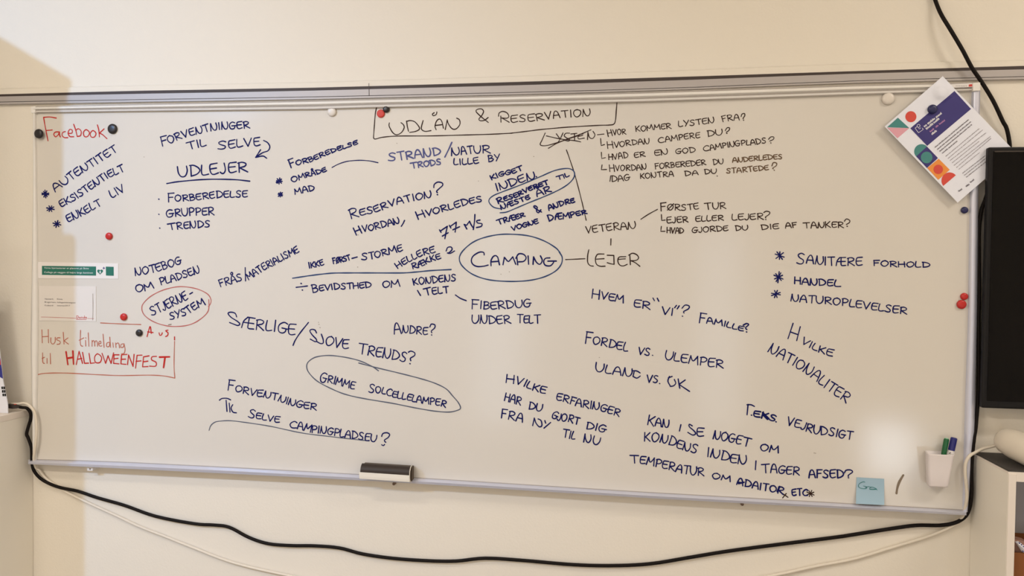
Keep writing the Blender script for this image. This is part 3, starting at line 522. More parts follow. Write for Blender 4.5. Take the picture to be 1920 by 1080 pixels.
n.s('f4',[(1300,150),(1310,45)]).s('f4',[(1300,48),(1340,48),(1375,65)]).dot('f4',1345,153,1.4).w('f3','EKS',[(10,762),(80,777),(175,802)],46,None,3.4).s('f3',[(80,735),(125,780)],4).dot('f3',180,803,1.4).w('f3','VEJRUDSIGT',[(260,827),(330,842),(400,872),(480,897),(590,907),(680,927),(750,940)],62)
n.w('f4','^KAN',[(290,240),(380,264),(508,282)],80,1.25).s('f4',[(630,250),(615,315)]).s('f4',[(745,262),(715,245),(715,270),(760,310),(780,340),(750,355),(700,328)]).w('f4','E',[(790,365),(860,372)],86).w('f4','NOGET',[(955,392),(1060,412),(1180,437),(1320,477)],86,ws=[1,1,1,1,1.3]).w('f5','OM',[(392,387),(490,402),(597,417)],74)
n.w('f4','KONDENS',[(258,417),(350,420),(460,432),(560,472),(660,512),(790,540)],88).w('f4','INDEN',[(893,572),(950,580),(1060,607),(1160,642),(1292,652)],88).s('f5',[(345,505),(338,605)]).w('f5','TAGER',[(405,640),(540,637),(680,652),(832,667)],94,ws=[1.3,1,1,1,1]).w('f5','AFSED',[(940,697),(1040,692),(1150,697),(1330,697)],90,None,3.1)
n.s('f5',[(1340,640),(1360,610),(1410,608),(1432,630),(1385,665),(1385,680)]).dot('f5',1386,694,1.4).w('f4','TEMPERATUR',[(115,635),(230,642),(370,672),(480,697),(620,737),(730,757),(862,768)],80,ws=[1.4]+[1]*9).w('f4','OM',[(945,792),(1130,828)],58)
n.w('f5','ADAITOR',[(128,772),(270,802),(380,827),(500,847),(650,885)],76,None,3.0).s('f5',[(150,760),(210,745)],4).s('f5',[(585,850),(610,795)],4).w('f5','ETC',[(752,895),(850,892),(925,897)],72,None,3.2); n.done()
n = N('brown scribbled stars over the end of the last line', 'k', 2.3)
n.s('f5',[(635,868),(670,890),(705,915)]).s('f5',[(685,872),(645,922)]).star('f5',958,872,42,4); n.done()
n = N('thick grey brown stroke left of the pen cup', 's', 4.2); n.s('g1',[(350,442),(325,485),(312,525),(307,557)]); n.done()
n = N('tiny specks of marker scattered over the board', 's', .9)
for c, x, y in (('d2',433,665),('d3',545,832),('e2',1007,468),('e2',1013,2),('d4',1735,130),('f5',1000,415),('f5',1015,418),('e4',1183,205),('e4',1188,228),('e4',1200,265),('f1',215,737),('c1',1620,865),('e3',1130,400),('e3',1215,375)): n.dot(c, x, y, .55)
n.s('c7',[(1685,155),(1712,150)],1.6); n.done()
# --- red corner
n = N('faded red marker writing in the lower left corner', 'rf', 1.6)
for q in ([(418,205),(422,335)],[(482,202),(485,335)],[(420,275),(483,270)],[(508,285),(508,330),(530,348),(550,325),(552,280)],[(600,285),(575,285),(565,303),(600,320),(598,345),(570,350)],[(632,230),(640,348)],[(680,285),(640,315)],[(640,315),(685,348)],
    [(805,210),(802,330),(812,365),(828,368)],[(790,310),(838,285)],[(855,310),(857,368)],[(882,235),(888,370)],[(920,310),(920,370)],[(920,330),(935,310),(945,330),(948,368)],[(948,330),(960,312),(972,330),(975,370)],[(988,345),(1008,340),(1005,318),(990,325),(985,350),(1000,368),(1018,365)],[(1030,248),(1040,380)],[(1095,330),(1070,335),(1065,370),(1090,372),(1098,330)],[(1097,278),(1105,380)],[(1128,335),(1132,380)],[(1155,335),(1160,382)],[(1158,350),(1178,335),(1190,350),(1195,385)],[(1238,345),(1210,350),(1208,380),(1232,378),(1240,345)],[(1240,345),(1250,400),(1240,440),(1215,445)],
    [(425,435),(428,530),(445,540)],[(420,490),(445,480)],[(470,490),(470,540)],[(502,440),(505,545)],[(370,655),(450,640),(650,637),(950,652)],[(950,652),(1200,662),(1500,658),(1650,668),(1748,688)],[(1748,688),(1740,560),(1745,320)],[(1005,136),(1200,145),(1408,152)]): n.s('c7', q)
n.dot('c7',857,285,.9); n.done()
n = N('red marker word in capitals in the lower left corner', 'r', 2.0)
for q in ([(762,552),(790,420)],[(790,420),(825,540)],[(775,500),(818,490)],[(825,430),(845,540)],[(845,540),(885,538)],[(890,440),(905,540)],[(905,540),(945,535)],[(975,445),(945,480),(955,530),(1000,530),(1015,480),(975,445)],[(1020,440),(1055,540)],[(1055,540),(1080,465)],[(1080,465),(1110,540)],[(1110,540),(1135,435)],[(1190,455),(1140,455)],[(1140,455),(1135,540)],[(1135,540),(1190,545)],[(1138,495),(1180,490)],[(1270,450),(1215,455)],[(1215,455),(1208,545)],[(1208,545),(1260,550)],[(1210,500),(1255,498)],[(1275,552),(1285,455)],[(1285,455),(1330,570)],[(1330,570),(1340,450)],[(1355,588),(1370,460)],[(1370,460),(1420,458)],[(1360,520),(1410,515)],[(1490,465),(1435,475)],[(1435,475),(1425,575)],[(1425,575),(1480,572)],[(1430,525),(1478,518)],[(1565,470),(1520,475),(1515,505),(1560,530),(1555,568),(1495,568)],[(1470,272),(1500,172),(1512,240)],[(1475,225),(1530,232)],[(1590,235),(1598,260),(1615,255),(1622,235)],[(1680,208),(1655,215),(1680,235),(1675,262),(1655,272)],[(1745,305),(1745,275)]): n.s('c7', q, 2.1)
for q in ([(660,425),(678,552)],[(728,418),(735,548)],[(670,490),(732,480)],[(1595,478),(1695,475)],[(1650,478),(1635,582)]): n.s('c7', q, 3.2)
n.done()
# ---------------------------------------------------------------- magnets
M_mblack = mat('magnet_black', srgb(34, 30, 32), 0.35); M_mred = mat('magnet_red', srgb(196, 40, 38), 0.3); M_mflat = mat('magnet_flat_red', srgb(206, 62, 52), 0.55)
M_mnavy = mat('magnet_navy', srgb(30, 32, 84), 0.35); M_mwhite = mat('magnet_white', srgb(226, 218, 208), 0.3)
def magnet(px, py, rpx, m, label, h=0.009, y0=YP, flat=False):
    c = U(px, py, y0); r = (U(px+rpx, py, y0)-c).length
    o = thing('magnet', label, 'magnet', c, 'round magnets on the whiteboard')
    prof = [(1, 0), (1, .45), (.97, .7), (.88, .88), (.7, .97), (.4, 1.0)] if flat else [(.86, 0), (1, .12), (1, .45), (.94, .68), (.8, .86), (.55, .97), (.25, 1.0)]
    rings = [[c + Vector((math.cos(a*math.pi/14)*r*k, -h*d, math.sin(a*math.pi/14)*r*k)) for a in range(28)] for k, d in prof]
    MB().ring_loft(rings).build('cap', m, o, smooth=True)
    MB().ring_loft([[c + Vector((math.cos(a*math.pi/10)*r*.8, -d, math.sin(a*math.pi/10)*r*.8)) for a in range(20)] for d in (0, .0015)]).build('base_disc', M_groove, o)
    return o
magnet(74, 251, 7.9, M_mblack, 'round black magnet left of the red heading, against the left frame', .009, -0.001)
magnet(212, 242, 8.6, M_mblack, 'round black magnet just right of the red heading')
magnet(205.5, 443, 6.2, M_mred, 'small red magnet alone below the three starred blue words')
magnet(233, 594.2, 6.2, M_mred, 'small red magnet above a thin red line near the red ring')
magnet(262, 624, 6.0, M_mblack, 'small black magnet below the red ring beside red letters')
magnet(622.8, 210, 8.3, M_mwhite, 'small white magnet under the top frame left of the heading box')
magnet(714.4, 213.3, 7.4, M_mflat, 'flat red magnet in the heading box touching a black one', .006, flat=True)
magnet(724.8, 205.4, 6.1, M_mblack, 'small black magnet overlapping the flat red one in the heading box', .010)
magnet(1664.5, 185.5, 12.2, M_mwhite, 'large white magnet under the top frame left of the leaflet', .011)
magnet(1807.5, 394.2, 6.8, M_mnavy, 'small navy magnet beside the right frame below the leaflet')
magnet(1807, 555.8, 7.2, M_mred, 'upper red magnet of the pair beside the right frame')
magnet(1802, 570.8, 9.2, M_mred, 'lower, larger red magnet of the pair beside the right frame')

# ---------------------------------------------------------------- printed sheets
def flat(name, px, y, m, parent, t=0.0002, smooth=False):
    return MB().prism([U(a, b, y) for a, b in px], y, y+t).build(name, m, parent)
def circ(cx, cy, r, n=28, a0=0, a1=2*math.pi):
    return [(cx+r*math.cos(a0+(a1-a0)*i/n), cy+r*math.sin(a0+(a1-a0)*i/n)) for i in range(n if a1-a0 > 6 else n+1)]
def text_mb(mb, s, a, b, h, y):
    """text on the baseline a -> b (pixels of the 1920 frame), h pixels tall"""
    cu = bpy.data.curves.new('lettering', 'FONT'); cu.body = s; cu.size = 1; cu.resolution_u = 2
    to = bpy.data.objects.new('lettering', cu); C.objects.link(to)
    me = bpy.data.meshes.new_from_object(to.evaluated_get(bpy.context.evaluated_depsgraph_get()))
    xs = [v.co.x for v in me.vertices]; x0, x1 = min(xs), max(xs); ux, uy = b[0]-a[0], b[1]-a[1]; ln = math.hypot(ux, uy); vx, vy = uy/ln, -ux/ln
    vs = []
    for v in me.vertices:
        t = (v.co.x-x0)/(x1-x0); k = v.co.y/0.7*h
        vs.append(U(a[0]+ux*t+vx*k, a[1]+uy*t+vy*k, y))
    mb.add(vs, [list(p.vertices) for p in me.polygons])
    bpy.data.objects.remove(to); bpy.data.curves.remove(cu); bpy.data.meshes.remove(me)
def illegible(mb, a, b, h, y, seed):
    """a line of print too small to read: word-like runs of little uneven strokes"""
    r = random.Random(seed); ux, uy = b[0]-a[0], b[1]-a[1]; ln = math.hypot(ux, uy); ux /= ln; uy /= ln; vx, vy = uy, -ux; d = 0
    while d < ln:
        wl = min(r.uniform(3, 11)*h/2.2, ln-d); e = d
        while e < d+wl:
            w = r.uniform(.35, .75)*h*.5; hh = h*r.choice((.7, .7, .8, 1.0)); q = [(e, 0), (e+w, 0), (e+w, hh), (e, hh)]
            mb.quad(*[U(a[0]+ux*s+vx*t, a[1]+uy*s+vy*t, y) for s, t in q]); e += w+h*.13
        d += wl+h*.55
M_paper = mat('white_paper', srgb(236, 238, 249), 0.7); M_card = mat('label_card', srgb(236, 230, 226), 0.55)
M_green = mat('print_green', srgb(28, 110, 92), 0.5); M_navy = mat('print_navy', srgb(52, 44, 118), 0.55); M_teal = mat('print_teal', srgb(66, 136, 134), 0.55)
M_pink = mat('print_pink', srgb(226, 164, 178), 0.55); M_red = mat('print_red', srgb(216, 74, 60), 0.55); M_orange = mat('print_orange', srgb(238, 148, 62), 0.55)
M_dark = mat('print_dark', srgb(78, 66, 76), 0.6); M_grey = mat('print_grey', srgb(124, 114, 122), 0.6); M_wprint = mat('print_white', srgb(240, 240, 244), 0.6); M_pprint = mat('print_lilac', srgb(196, 140, 190), 0.6)
# defibrillator label
y = YP-0.0012
lab = thing('safety_label', 'white strip label with a green panel, heart and square near the left frame', 'label', U(146, 507, YP))
flat('card', P('c5', [(428,186),(1330,204),(1331,376),(430,372)]), y, M_card, lab, .0010)
flat('green_panel', P('c5', [(472,231),(1080,238),(1080,341),(472,332)]), y-.0003, M_green, lab)
flat('green_square', P('c5', [(1190,239),(1279,242),(1280,343),(1192,340)]), y-.0003, M_green, lab)
hp = []
for i in range(40):
    t = i*2*math.pi/40; hp.append((1126+2.06*16*math.sin(t)**3, 297-2.06*(13*math.cos(t)-5*math.cos(2*t)-2*math.cos(3*t)-math.cos(4*t))))
ht = flat('heart', P('c5', hp), y-.0003, M_green, lab)
flat('spark', P('c5', [(1127,283),(1132,297),(1140,300),(1132,304),(1127,320),(1121,304),(1111,300),(1121,297)]), y-.0006, M_wprint, ht)
flat('cross', P('c5', [(1164,242),(1171,242),(1171,252),(1181,253),(1181,261),(1171,261),(1170,271),(1164,271),(1164,261),(1154,260),(1154,253),(1164,252)]), y-.0003, M_navy, lab)
tb = MB(); text_mb(tb, 'Vores hjertestarter er placeret på Skive', *P('c5', [(496,262),(998,269)]), 3.2, y-.0007); text_mb(tb, 'College på væggen til højre langs kantinen', *P('c5', [(497,311),(1044,318)]), 3.2, y-.0007)
tb.build('lettering', M_wprint, lab)
# network card
nc = thing('network_card', 'white card with three printed lines of network details under the safety label', 'card', U(126, 569, YP))
flat('card', P('c5', [(440,455),(1079,460),(1080,856),(443,846)]), y, mat('card_stock', srgb(228, 221, 214), .6), nc, .0010)
tb = MB()
for s, a, b in (('Netværk:', (503,610), (603,612)), ('Klevia', (642,611), (702,613)), ('Brugernavn:', (503,645), (634,648)), ('kollegieinternetgaest', (644,648), (850,652)), ('Kodeord:', (503,682), (600,684)), ('internet2017', (642,684), (787,686))):
    text_mb(tb, s, *P('c5', [a, b]), 2.5, y-.0004)
tb.build('lettering', M_dark, nc)
nb = Note('', 'rp', .8); YI_keep = YI; YI = y-.0003
nb.s('c5', [(462,806),(700,814),(860,820)]).s('c5', [(985,822),(1055,824)]); o = nb.mb.build('marker_line', INK['rp'], nc)
nb = Note('', 's', .9); nb.s('c5', [(1044,545),(1046,700),(1043,840)]); nb.mb.build('marker_line', INK['s'], nc)
nb = Note('', 'r', 0.9)
for q in ([(862,792),(862,820)],[(862,792),(880,796),(882,812),(866,822)],[(895,808),(888,816),(898,820),(904,808),(906,820)],[(915,820),(916,806),(926,810),(928,820)],[(940,808),(934,816),(944,820),(950,808),(950,792)],[(950,808),(952,820)],[(966,806),(958,816),(968,820),(974,808),(976,822)],[(858,834),(972,834)]): nb.s('c5', q)
nb.mb.build('marker_scribble', INK['r'], nc)
# sticky note, its lower edge lifting off the board
sn = thing('sticky_note', 'square pale blue sticky note with a green scribble above the tray', 'sticky note', U(1630, 921, YP))
q = P('n1', [(215,200),(915,240),(918,905),(200,872)]); rows = []
for i in range(9):
    t = i/8; a = (q[0][0]+(q[3][0]-q[0][0])*t, q[0][1]+(q[3][1]-q[0][1])*t); b = (q[1][0]+(q[2][0]-q[1][0])*t, q[1][1]+(q[2][1]-q[1][1])*t); yy = YP-.0009-.011*t**2.2
    rows.append([U(a[0]+(b[0]-a[0])*s/6, a[1]+(b[1]-a[1])*s/6, yy) for s in range(7)])
MB().loft(rows).build('paper', mat('blue_sticky_paper', srgb(160, 190, 208), 0.7), sn, smooth=True)
YI = YP-.0022-.0009
nb = Note('', 'g', 1.0)
for q in ([(425,325),(390,315),(310,345),(265,400),(275,450),(340,482),(455,490),(480,455),(440,430),(385,420)],[(440,470),(500,435),(560,450),(620,450)],[(620,450),(560,470),(545,505),(620,515),(720,505),(700,485),(620,450)],[(700,485),(740,525)],[(560,500),(720,500)]): nb.s('n1', q)
nb.mb.build('handwriting', INK['g'], sn)
YI = YI_keep
# the leaflet, hung askew over the frame's corner with a magnet on it and another under it
YL = -0.0105
lf = thing('leaflet', 'white printed sheet hung askew over the top right corner, geometric shapes along one edge', 'leaflet', U(1780, 260, YL))
pl, pt, pb = P('g2', [(72,452),(492,88),(600,1003)]); pr = (pt[0]+pb[0]-pl[0]-1, pt[1]+pb[1]-pl[1]); bump = P('g2', [(480,205)])[0]
rows = []
for i in range(61):
    rr = []
    for j in range(43):
        u, v = j/42, i/60; a = (pl[0]+(pt[0]-pl[0])*u+(pb[0]-pl[0])*v, pl[1]+(pt[1]-pl[1])*u+(pb[1]-pl[1])*v)
        dd = math.hypot(a[0]-bump[0], a[1]-bump[1])/13; p = U(a[0], a[1], YL); p.y -= .009/(1+dd**6); rr.append(p)
    rows.append(rr)
MB().loft(rows).build('sheet', M_paper, lf, smooth=True)
def lp(name, pts, m, k=0): return flat(name, P('g2', pts), YL-.0006-.0003*k, m, lf, .00015)
nav = MB()
a, b, c, d = P('g2', [(258,465),(577,195),(697,325),(380,592)]); rows = []
for i in range(9):
    rows.append([])
    for j in range(13):
        u, v = j/12, i/8; e = [(a[k]*(1-u)+b[k]*u)*(1-v)+(d[k]*(1-u)+c[k]*u)*v for k in (0, 1)]
        dd = math.hypot(e[0]-bump[0], e[1]-bump[1])/13; p = U(e[0], e[1], YL-.0006); p.y -= .009/(1+dd**6); rows[-1].append(p)
nav.loft(rows).build('title_panel', M_navy, lf)['label'] = 'navy panel'
lp('triangle', [(90,457),(168,388),(250,463)], M_teal)['label'] = 'teal triangle'
lp('triangle', [(90,460),(250,464),(165,537)], M_pink)['label'] = 'pink triangle'
lp('disc', circ(262,381,40), M_red)['label'] = 'red disc'
ang = math.atan2(668-597, 300-378)
lp('half_disc', circ(339,632.5,53,20,ang,ang+math.pi), M_teal)['label'] = 'teal half disc'
sq = lp('square', [(378,597),(458,680),(378,752),(300,668)], M_navy); sq['label'] = 'navy square'
flat('disc', P('g2', circ(376,676,42)), YL-.0010, M_teal, sq, .00015)['label'] = 'teal disc'
sq = lp('square', [(463,685),(543,765),(460,838),(380,752)], M_orange); sq['label'] = 'orange square'
flat('disc', P('g2', circ(460,762,34)), YL-.0010, M_red, sq, .00015)['label'] = 'red disc'
ang = math.atan2(882-805, 497-588)
lp('half_disc', circ(542,843,59,20,ang,ang+math.pi), M_red)['label'] = 'red half disc'
YI = YL-.0010
nb = Note('', 'b', .9)
for q in ([(85,325),(102,348),(120,372)],[(120,372),(145,355),(168,338)],[(168,338),(158,325)],[(85,325),(103,312)],[(120,318),(128,334),(142,322)]): nb.s('g3', q)
nb.s('g3', circ(120,302,15,12)+[(135,302)]); nb.mb.build('logo', M_wprint, lf)
YI = YI_keep
def lines(name, m, rows, h):
    mb = MB()
    for i, (a, b) in enumerate(rows):
        a, b = P('g3', [a, b]); illegible(mb, a, b, h, YL-.0012, i+int(h*100))
    mb.build(name, m, lf)
lines('title_lettering', M_wprint, [((182,318),(358,180)),((203,342),(330,238)),((258,396),(312,354))], 4.2)
lines('date_lettering', M_pprint, [((240,368),(288,332)),((298,322),(322,304)),((334,292),(392,250))], 3.2)
lines('bold_paragraph', M_dark, [((290,524),(630,243)),((314,545),(656,262)),((338,564),(662,294)),((363,584),(512,462))], 2.3)
lines('paragraph', M_grey, [((398,614),(738,332)),((420,636),(772,345)),((440,657),(806,375)),((462,680),(735,462)),((482,705),(850,412)),((505,728),(856,432)),((528,746),(740,575))], 1.5)
lines('closing_paragraph', M_dark, [((568,786),(800,605)),((586,806),(815,625)),((606,826),(815,660))], 1.7)
lines('footer_logo', M_dark, [((530,970),(562,948)),((606,922),(636,900)),((650,880),(684,852))], 3.2)
magnet(1747.5, 205.2, 9.2, M_mnavy, 'navy magnet holding the askew leaflet at its blue panel', .010, YL-.0008)

# ---------------------------------------------------------------- eraser on the tray
er = thing('board_eraser', 'chrome board eraser with its dark reflection coloured in, standing on the tray below the lower left question', 'eraser', U(727, 893, -0.01))
A0, A1 = U(677.5, 882, -0.02), U(776, 888.5, -0.02)        # the two ends' mid points
ax = (A1-A0); H = .023
def prof(k0, k1, n=8, r=1.0): # half round profile, k is the angle from below to above the front
    return [(math.cos(k0+(k1-k0)*i/n)*.020*r, math.sin(k0+(k1-k0)*i/n)*H*r) for i in range(n+1)]
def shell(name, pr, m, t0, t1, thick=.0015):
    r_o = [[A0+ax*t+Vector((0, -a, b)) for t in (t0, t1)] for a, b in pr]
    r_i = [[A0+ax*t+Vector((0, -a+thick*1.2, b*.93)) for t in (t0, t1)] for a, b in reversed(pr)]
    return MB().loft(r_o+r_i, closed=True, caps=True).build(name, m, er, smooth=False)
shell('upper_shell', prof(-.02, 1.5), mat('dark_reflection_colour', srgb(58, 49, 43), 0.45, spec=.2), .02, .95)['label'] = 'upper half, coloured as the dark reflection in chrome'  # dark reflection in the chrome, put into the upper half's colour
shell('silver_shell', [(.010,-H), (.0165,-H*.93), (.0185,-H*.6), (.0195,-H*.3), (.0205,0)], mat('pale_reflection_colour', srgb(246, 240, 228), 0.3, 0.0), 0.0, .95)['label'] = 'silver lower half, coloured as the pale reflection in chrome'  # pale reflection in the chrome, put into the lower half's colour
rim = [Vector((0, -math.cos(a)*.021, math.sin(a)*(H+.002))) for a in [(-1.55+3.1*i/16) for i in range(17)]]
MB().tube([A0+ax*.955+p for p in rim]+[A0+ax*.955+Vector((0, .0, H+.001))], .0013, 6).build('end_rim', mat('rim_silver', srgb(226, 218, 204), 0.3, .3), er)
MB().prism([A0+ax*.945+Vector((0, -math.cos(a)*.019, math.sin(a)*H*.96)) for a in [(-1.5+3.0*i/12) for i in range(13)]], 0, 0) if False else None
pts = [(-math.cos(-1.5+3.0*i/12)*.018, math.sin(-1.5+3.0*i/12)*H*.95) for i in range(13)]
MB().ring_loft([[A0+ax*t+Vector((0, a, b)) for a, b in pts] for t in (.03, .94)]).build('core', mat('eraser_core', srgb(86, 72, 60), 0.8), er)
MB().ring_loft([[A0+ax*t+Vector((0, a, b)) for a, b in ((.001,-H),(.001,H*.86),(.022,H*.86),(.022,-H))] for t in (.03, .965)]).build('felt_pad', mat('felt', srgb(98, 86, 74), .95), er)

# ---------------------------------------------------------------- pen cup and the two markers in it
cup = thing('pen_cup', 'white plastic pen cup stuck to the lower right of the board', 'pen cup', U(1760, 885, YP))
c0 = CROP['g1']
def ringq(tl, tr_, br, yb_, zpy, dep):
    return None
YC = YP-.0016; tw = [U(1734,842,YC), U(1740,852.5,-.040), U(1789,852.5,-.040), U(1790.5,843,YC)]      # rim: back left, front left, front right, back right
bw = [U(1735.5,908,YC), U(1742,912.5,-.030), U(1777.5,914.5,-.030), U(1778,910,YC)]
zt = (tw[1].z+tw[2].z)/2; zb = bw[2].z
for p in tw: p.z = zt
for p in bw: p.z = zb
def rr4(q, rad, n=4, ins=0.0):
    c = sum(q, Vector())/4; q = [c+(p-c)*(1-ins) for p in q]; out = []
    for i in range(4):
        p, a, b = q[i], q[i-1], q[(i+1) % 4]; da, db = (a-p).normalized()*rad, (b-p).normalized()*rad
        for k in range(n+1):
            t = k/n; out.append((p+da)*(1-t)**2+p*2*t*(1-t)+(p+db)*t*t)
    return out
lerp4 = lambda t: [a.lerp(b, t) for a, b in zip(bw, tw)]
MB().ring_loft([rr4(bw, .006, ins=.06)]+[rr4(lerp4(t), .007) for t in (.04, .35, .7, .97)]+[rr4(tw, .007, ins=-.02), rr4(tw, .006, ins=.07)]+[rr4(lerp4(t), .006, ins=.09) for t in (.8, .1)], True, True).build('cup_body', mat('cup_white', srgb(234, 226, 226), 0.45), cup, smooth=True)
def marker(name, label, p0, p1, r, capm, bodym, capfrac):
    o = thing('marker_pen', label, 'marker pen', p0, 'marker pens in the cup'); d = p1-p0; q = p0+d*(1-capfrac)
    MB().tube([p0, q], r*.92, 14).build('barrel', bodym, o, smooth=False)
    MB().tube([q, q+(p1-q)*.02, p1-(p1-q)*.08, p1-(p1-q)*.03, p1], [r*.96, r, r, r*.93, r*.75], 14).build('pen_cap', capm, o, smooth=False)
    return o
gp = marker('green', 'green marker leaning in the white pen cup', U(1762, 893, -.014), U(1774.8, 822.5, -.012), .0068, mat('green_plastic', srgb(16, 96, 52), .35), mat('green_barrel', srgb(14, 76, 44), .4), .42)
tp = U(1774.8, 822.2, -.012); MB().tube([tp-Vector((0,0,.001)), tp+Vector((0.0002,0,.0012))], .0045, 12).build('end_plug', mat('mint_plastic', srgb(150, 206, 170), .4), gp)
bp_ = marker('blue', 'blue capped white marker leaning in the white pen cup', U(1773, 893, -.02), U(1789, 820.5, -.016), .0085, mat('blue_plastic', srgb(28, 30, 112), .35), M_white, .33)
MB().tube([U(1779.2, 850.5, -.0286), U(1782.5, 848.5, -.0286)], .0011, 6).build('print_mark', M_dark, bp_)

# ---------------------------------------------------------------- television at the right
tvx, tvy, z0, z1 = 1.4665, -0.03, 1.2118, 1.9222; tvw = 1.24
tv = thing('television', 'large black flat television beside the right end of the board', 'television', (tvx+tvw/2, tvy, z0))
MB().box(tvx, tvx+tvw, tvy, tvy+.020, z0, z1).build('casing', M_black, tv, bevel=.004)
MB().box(tvx+.012, tvx+tvw-.012, tvy-.0012, tvy+.001, z0+.02, z1-.012).build('screen', M_screen, tv)
MB().box(tvx+.014, tvx+tvw-.014, tvy-.0022, tvy, z1-.014, z1-.011).build('bezel', mat('bezel_line', srgb(60, 52, 46), .4), tv)
MB().box(tvx+.35, tvx+tvw-.35, tvy+.018, WY-.0015, z0+.2, z1-.2).build('wall_bracket', M_black, tv)

# ---------------------------------------------------------------- bookcase at the right with what stands on and in it
bx, byf, bz = 1.4722, -0.1745, 1.0735; bw_ = .80
bc = thing('bookcase', 'white laminate bookcase with a black top below the television', 'bookcase', (bx+bw_/2, (byf+WY)/2, 0))
M_edge = mat('pale_edge_band', srgb(236, 226, 216), 0.4)
MB().box(bx, bx+.019, byf+.001, WY-.001, 0, bz-.005).build('side_panel', M_cab, bc, bevel=.001)
MB().box(bx+bw_-.019, bx+bw_, byf+.001, WY-.001, 0, bz-.024).build('side_panel', M_cab, bc, bevel=.001)
MB().box(bx-.0005, bx+bw_, byf, WY-.001, bz-.005, bz).box(bx+.019, bx+bw_-.019, byf, WY-.001, bz-.024, bz-.005).build('top_board', M_edge, bc)
MB().box(bx+.002, bx+bw_-.002, byf+.0035, WY-.002, bz, bz+.0035).build('top_mat', mat('black_mat', srgb(58, 54, 52), .75, bump=.2), bc)['label'] = 'black surface on its top'
for px_, m_ in ((bx+.0008, M_edge), (bx+bw_-.0182, M_edge)): MB().box(px_, px_+.0174, byf-.0012, byf+.002, 0, bz-.005).build('edge_band', m_, bc)
MB().box(bx+.019, bx+bw_-.019, WY-.008, WY-.002, .05, bz-.024).build('back_panel', mat('grey_back', srgb(176, 174, 180), .6), bc)
for zz in (.05, .40, .735): MB().box(bx+.019, bx+bw_-.019, byf+.012, WY-.008, zz-.018, zz).build('shelf', M_cab, bc)
dv = thing('tube_lamp', 'white rounded cylinder lying on the black top of the bookcase', 'lamp', (1.55, -.06, bz+.0035))
s0 = Vector((1.530, -.020, bz+.052)); s1 = s0+Vector((.030, -.15, -.016)); dd = s1-s0; rad = .0385
MB().tube([s0-dd*.06, s0-dd*.045, s0-dd*.01, s0+dd*.06, s0+dd*.3, s0+dd*.9, s0+dd*.97, s1], [.008, .019, .029, .0345, rad, rad, rad*.96, rad*.85], 28).build('housing', mat('matt_white', srgb(232, 222, 206), .55), dv, smooth=True)
MB().tube([s1-dd*.02, s1+dd*.004], rad*.8, 24).build('end_disc', mat('grey_white', srgb(214, 206, 204), .5), dv)
bxx = thing('cardboard_box', 'brown cardboard box standing inside the right bookcase', 'box', (bx+.2, -.05, .735))
M_kraft = mat('brown_cardboard', srgb(140, 84, 42), .85, var=.15, bscale=25)
zt_ = U(1900, 1035, byf+.03).z
bm_ = MB(); bm_.box(bx+.024, bx+.36, byf+.025, byf+.029, .7355, zt_); bm_.build('front_wall', M_kraft, bxx)
MB().box(bx+.024, bx+.36, .015, .019, .7355, zt_).build('rear_wall', M_kraft, bxx)
MB().box(bx+.024, bx+.028, byf+.029, .015, .7355, zt_).build('end_wall', M_kraft, bxx)
MB().box(bx+.356, bx+.36, byf+.029, .015, .7355, zt_).build('end_wall', M_kraft, bxx)
MB().box(bx+.028, bx+.356, byf+.029, .015, .7355, .739).build('bottom', M_kraft, bxx)
bag = thing('paper_packet', 'crumpled brown and white printed packet sticking out of the cardboard box', 'packet', (bx+.1, byf+.06, zt_-.05))
yb_ = byf+.045; rnd = random.Random(3)
cp = [(1890,1019),(1900,1011),(1910,1012),(1926,1016),(1945,1030),(1945,1060),(1890,1060)]
def packet(name, px, m, y):
    pts = [U(a, b, y) for a, b in px]; n = len(pts); c = sum(pts, Vector())/n+Vector((0, -.012, 0))
    bk = [Vector((p.x, y+.03, p.z)) for p in pts]
    MB().add(pts+[c]+bk, [[i, (i+1) % n, n] for i in range(n)]+[[i, n+1+i, n+1+(i+1) % n, (i+1) % n] for i in range(n)]+[list(range(2*n, n, -1))]).build(name, m, bag)
packet('brown_paper', cp, mat('mauve_brown_paper', srgb(140, 104, 90), .7), yb_)
packet('white_corner', [(1908,1019),(1914,1018),(1930,1032),(1930,1042),(1916,1034)], M_paper, yb_-.016)
mb = MB()
for px, py in ((1911.5,1018.5),(1915.5,1021.5),(1919,1025),(1918,1033.5)): mb.prism([U(px+a, py+b, yb_-.031) for a, b in ((-1.6,-.8),(.6,-1.2),(1.8,.9),(-.4,1.3))], yb_-.031, yb_-.030)
mb.build('print_mark', M_navy, bag)

# ---------------------------------------------------------------- cabinet at the left, the leaflet leaning on its top
cz = 1.084; cx = -1.4788
lc = thing('side_cabinet', 'white cabinet left of the board, its side and top edge in view', 'cabinet', (cx-.2, -.1, 0))
MB().box(cx-.45, cx, -.34, WY-.001, 0, cz-.02).build('carcass', M_cab, lc, bevel=.001)
MB().box(cx-.45, cx+.0012, -.342, WY-.001, cz-.02, cz).build('top_board', M_edge, lc, bevel=.001)
MB().box(cx-.448, cx-.002, -.359, -.341, .06, cz-.025).build('door', M_cab, lc, bevel=.001)
yl = -.055
card = thing('standing_card', 'white printed card standing on the left cabinet, mostly cut off', 'card', (cx-.06, yl, cz))
cpts = [(-80,560),(-14,560),(3,690),(14,760),(15,776.5),(-80,800)]
p3 = [U(a, b, yl) for a, b in [(-90,540),(-14,540),(-3,640),(5,712),(14,757),(14.5,775)]]; zb_ = cz+.0005
p3[-1].z = zb_; p3.append(Vector((p3[0].x, yl, zb_)))
MB().prism(p3, yl, yl+.003).build('card', M_paper, card)
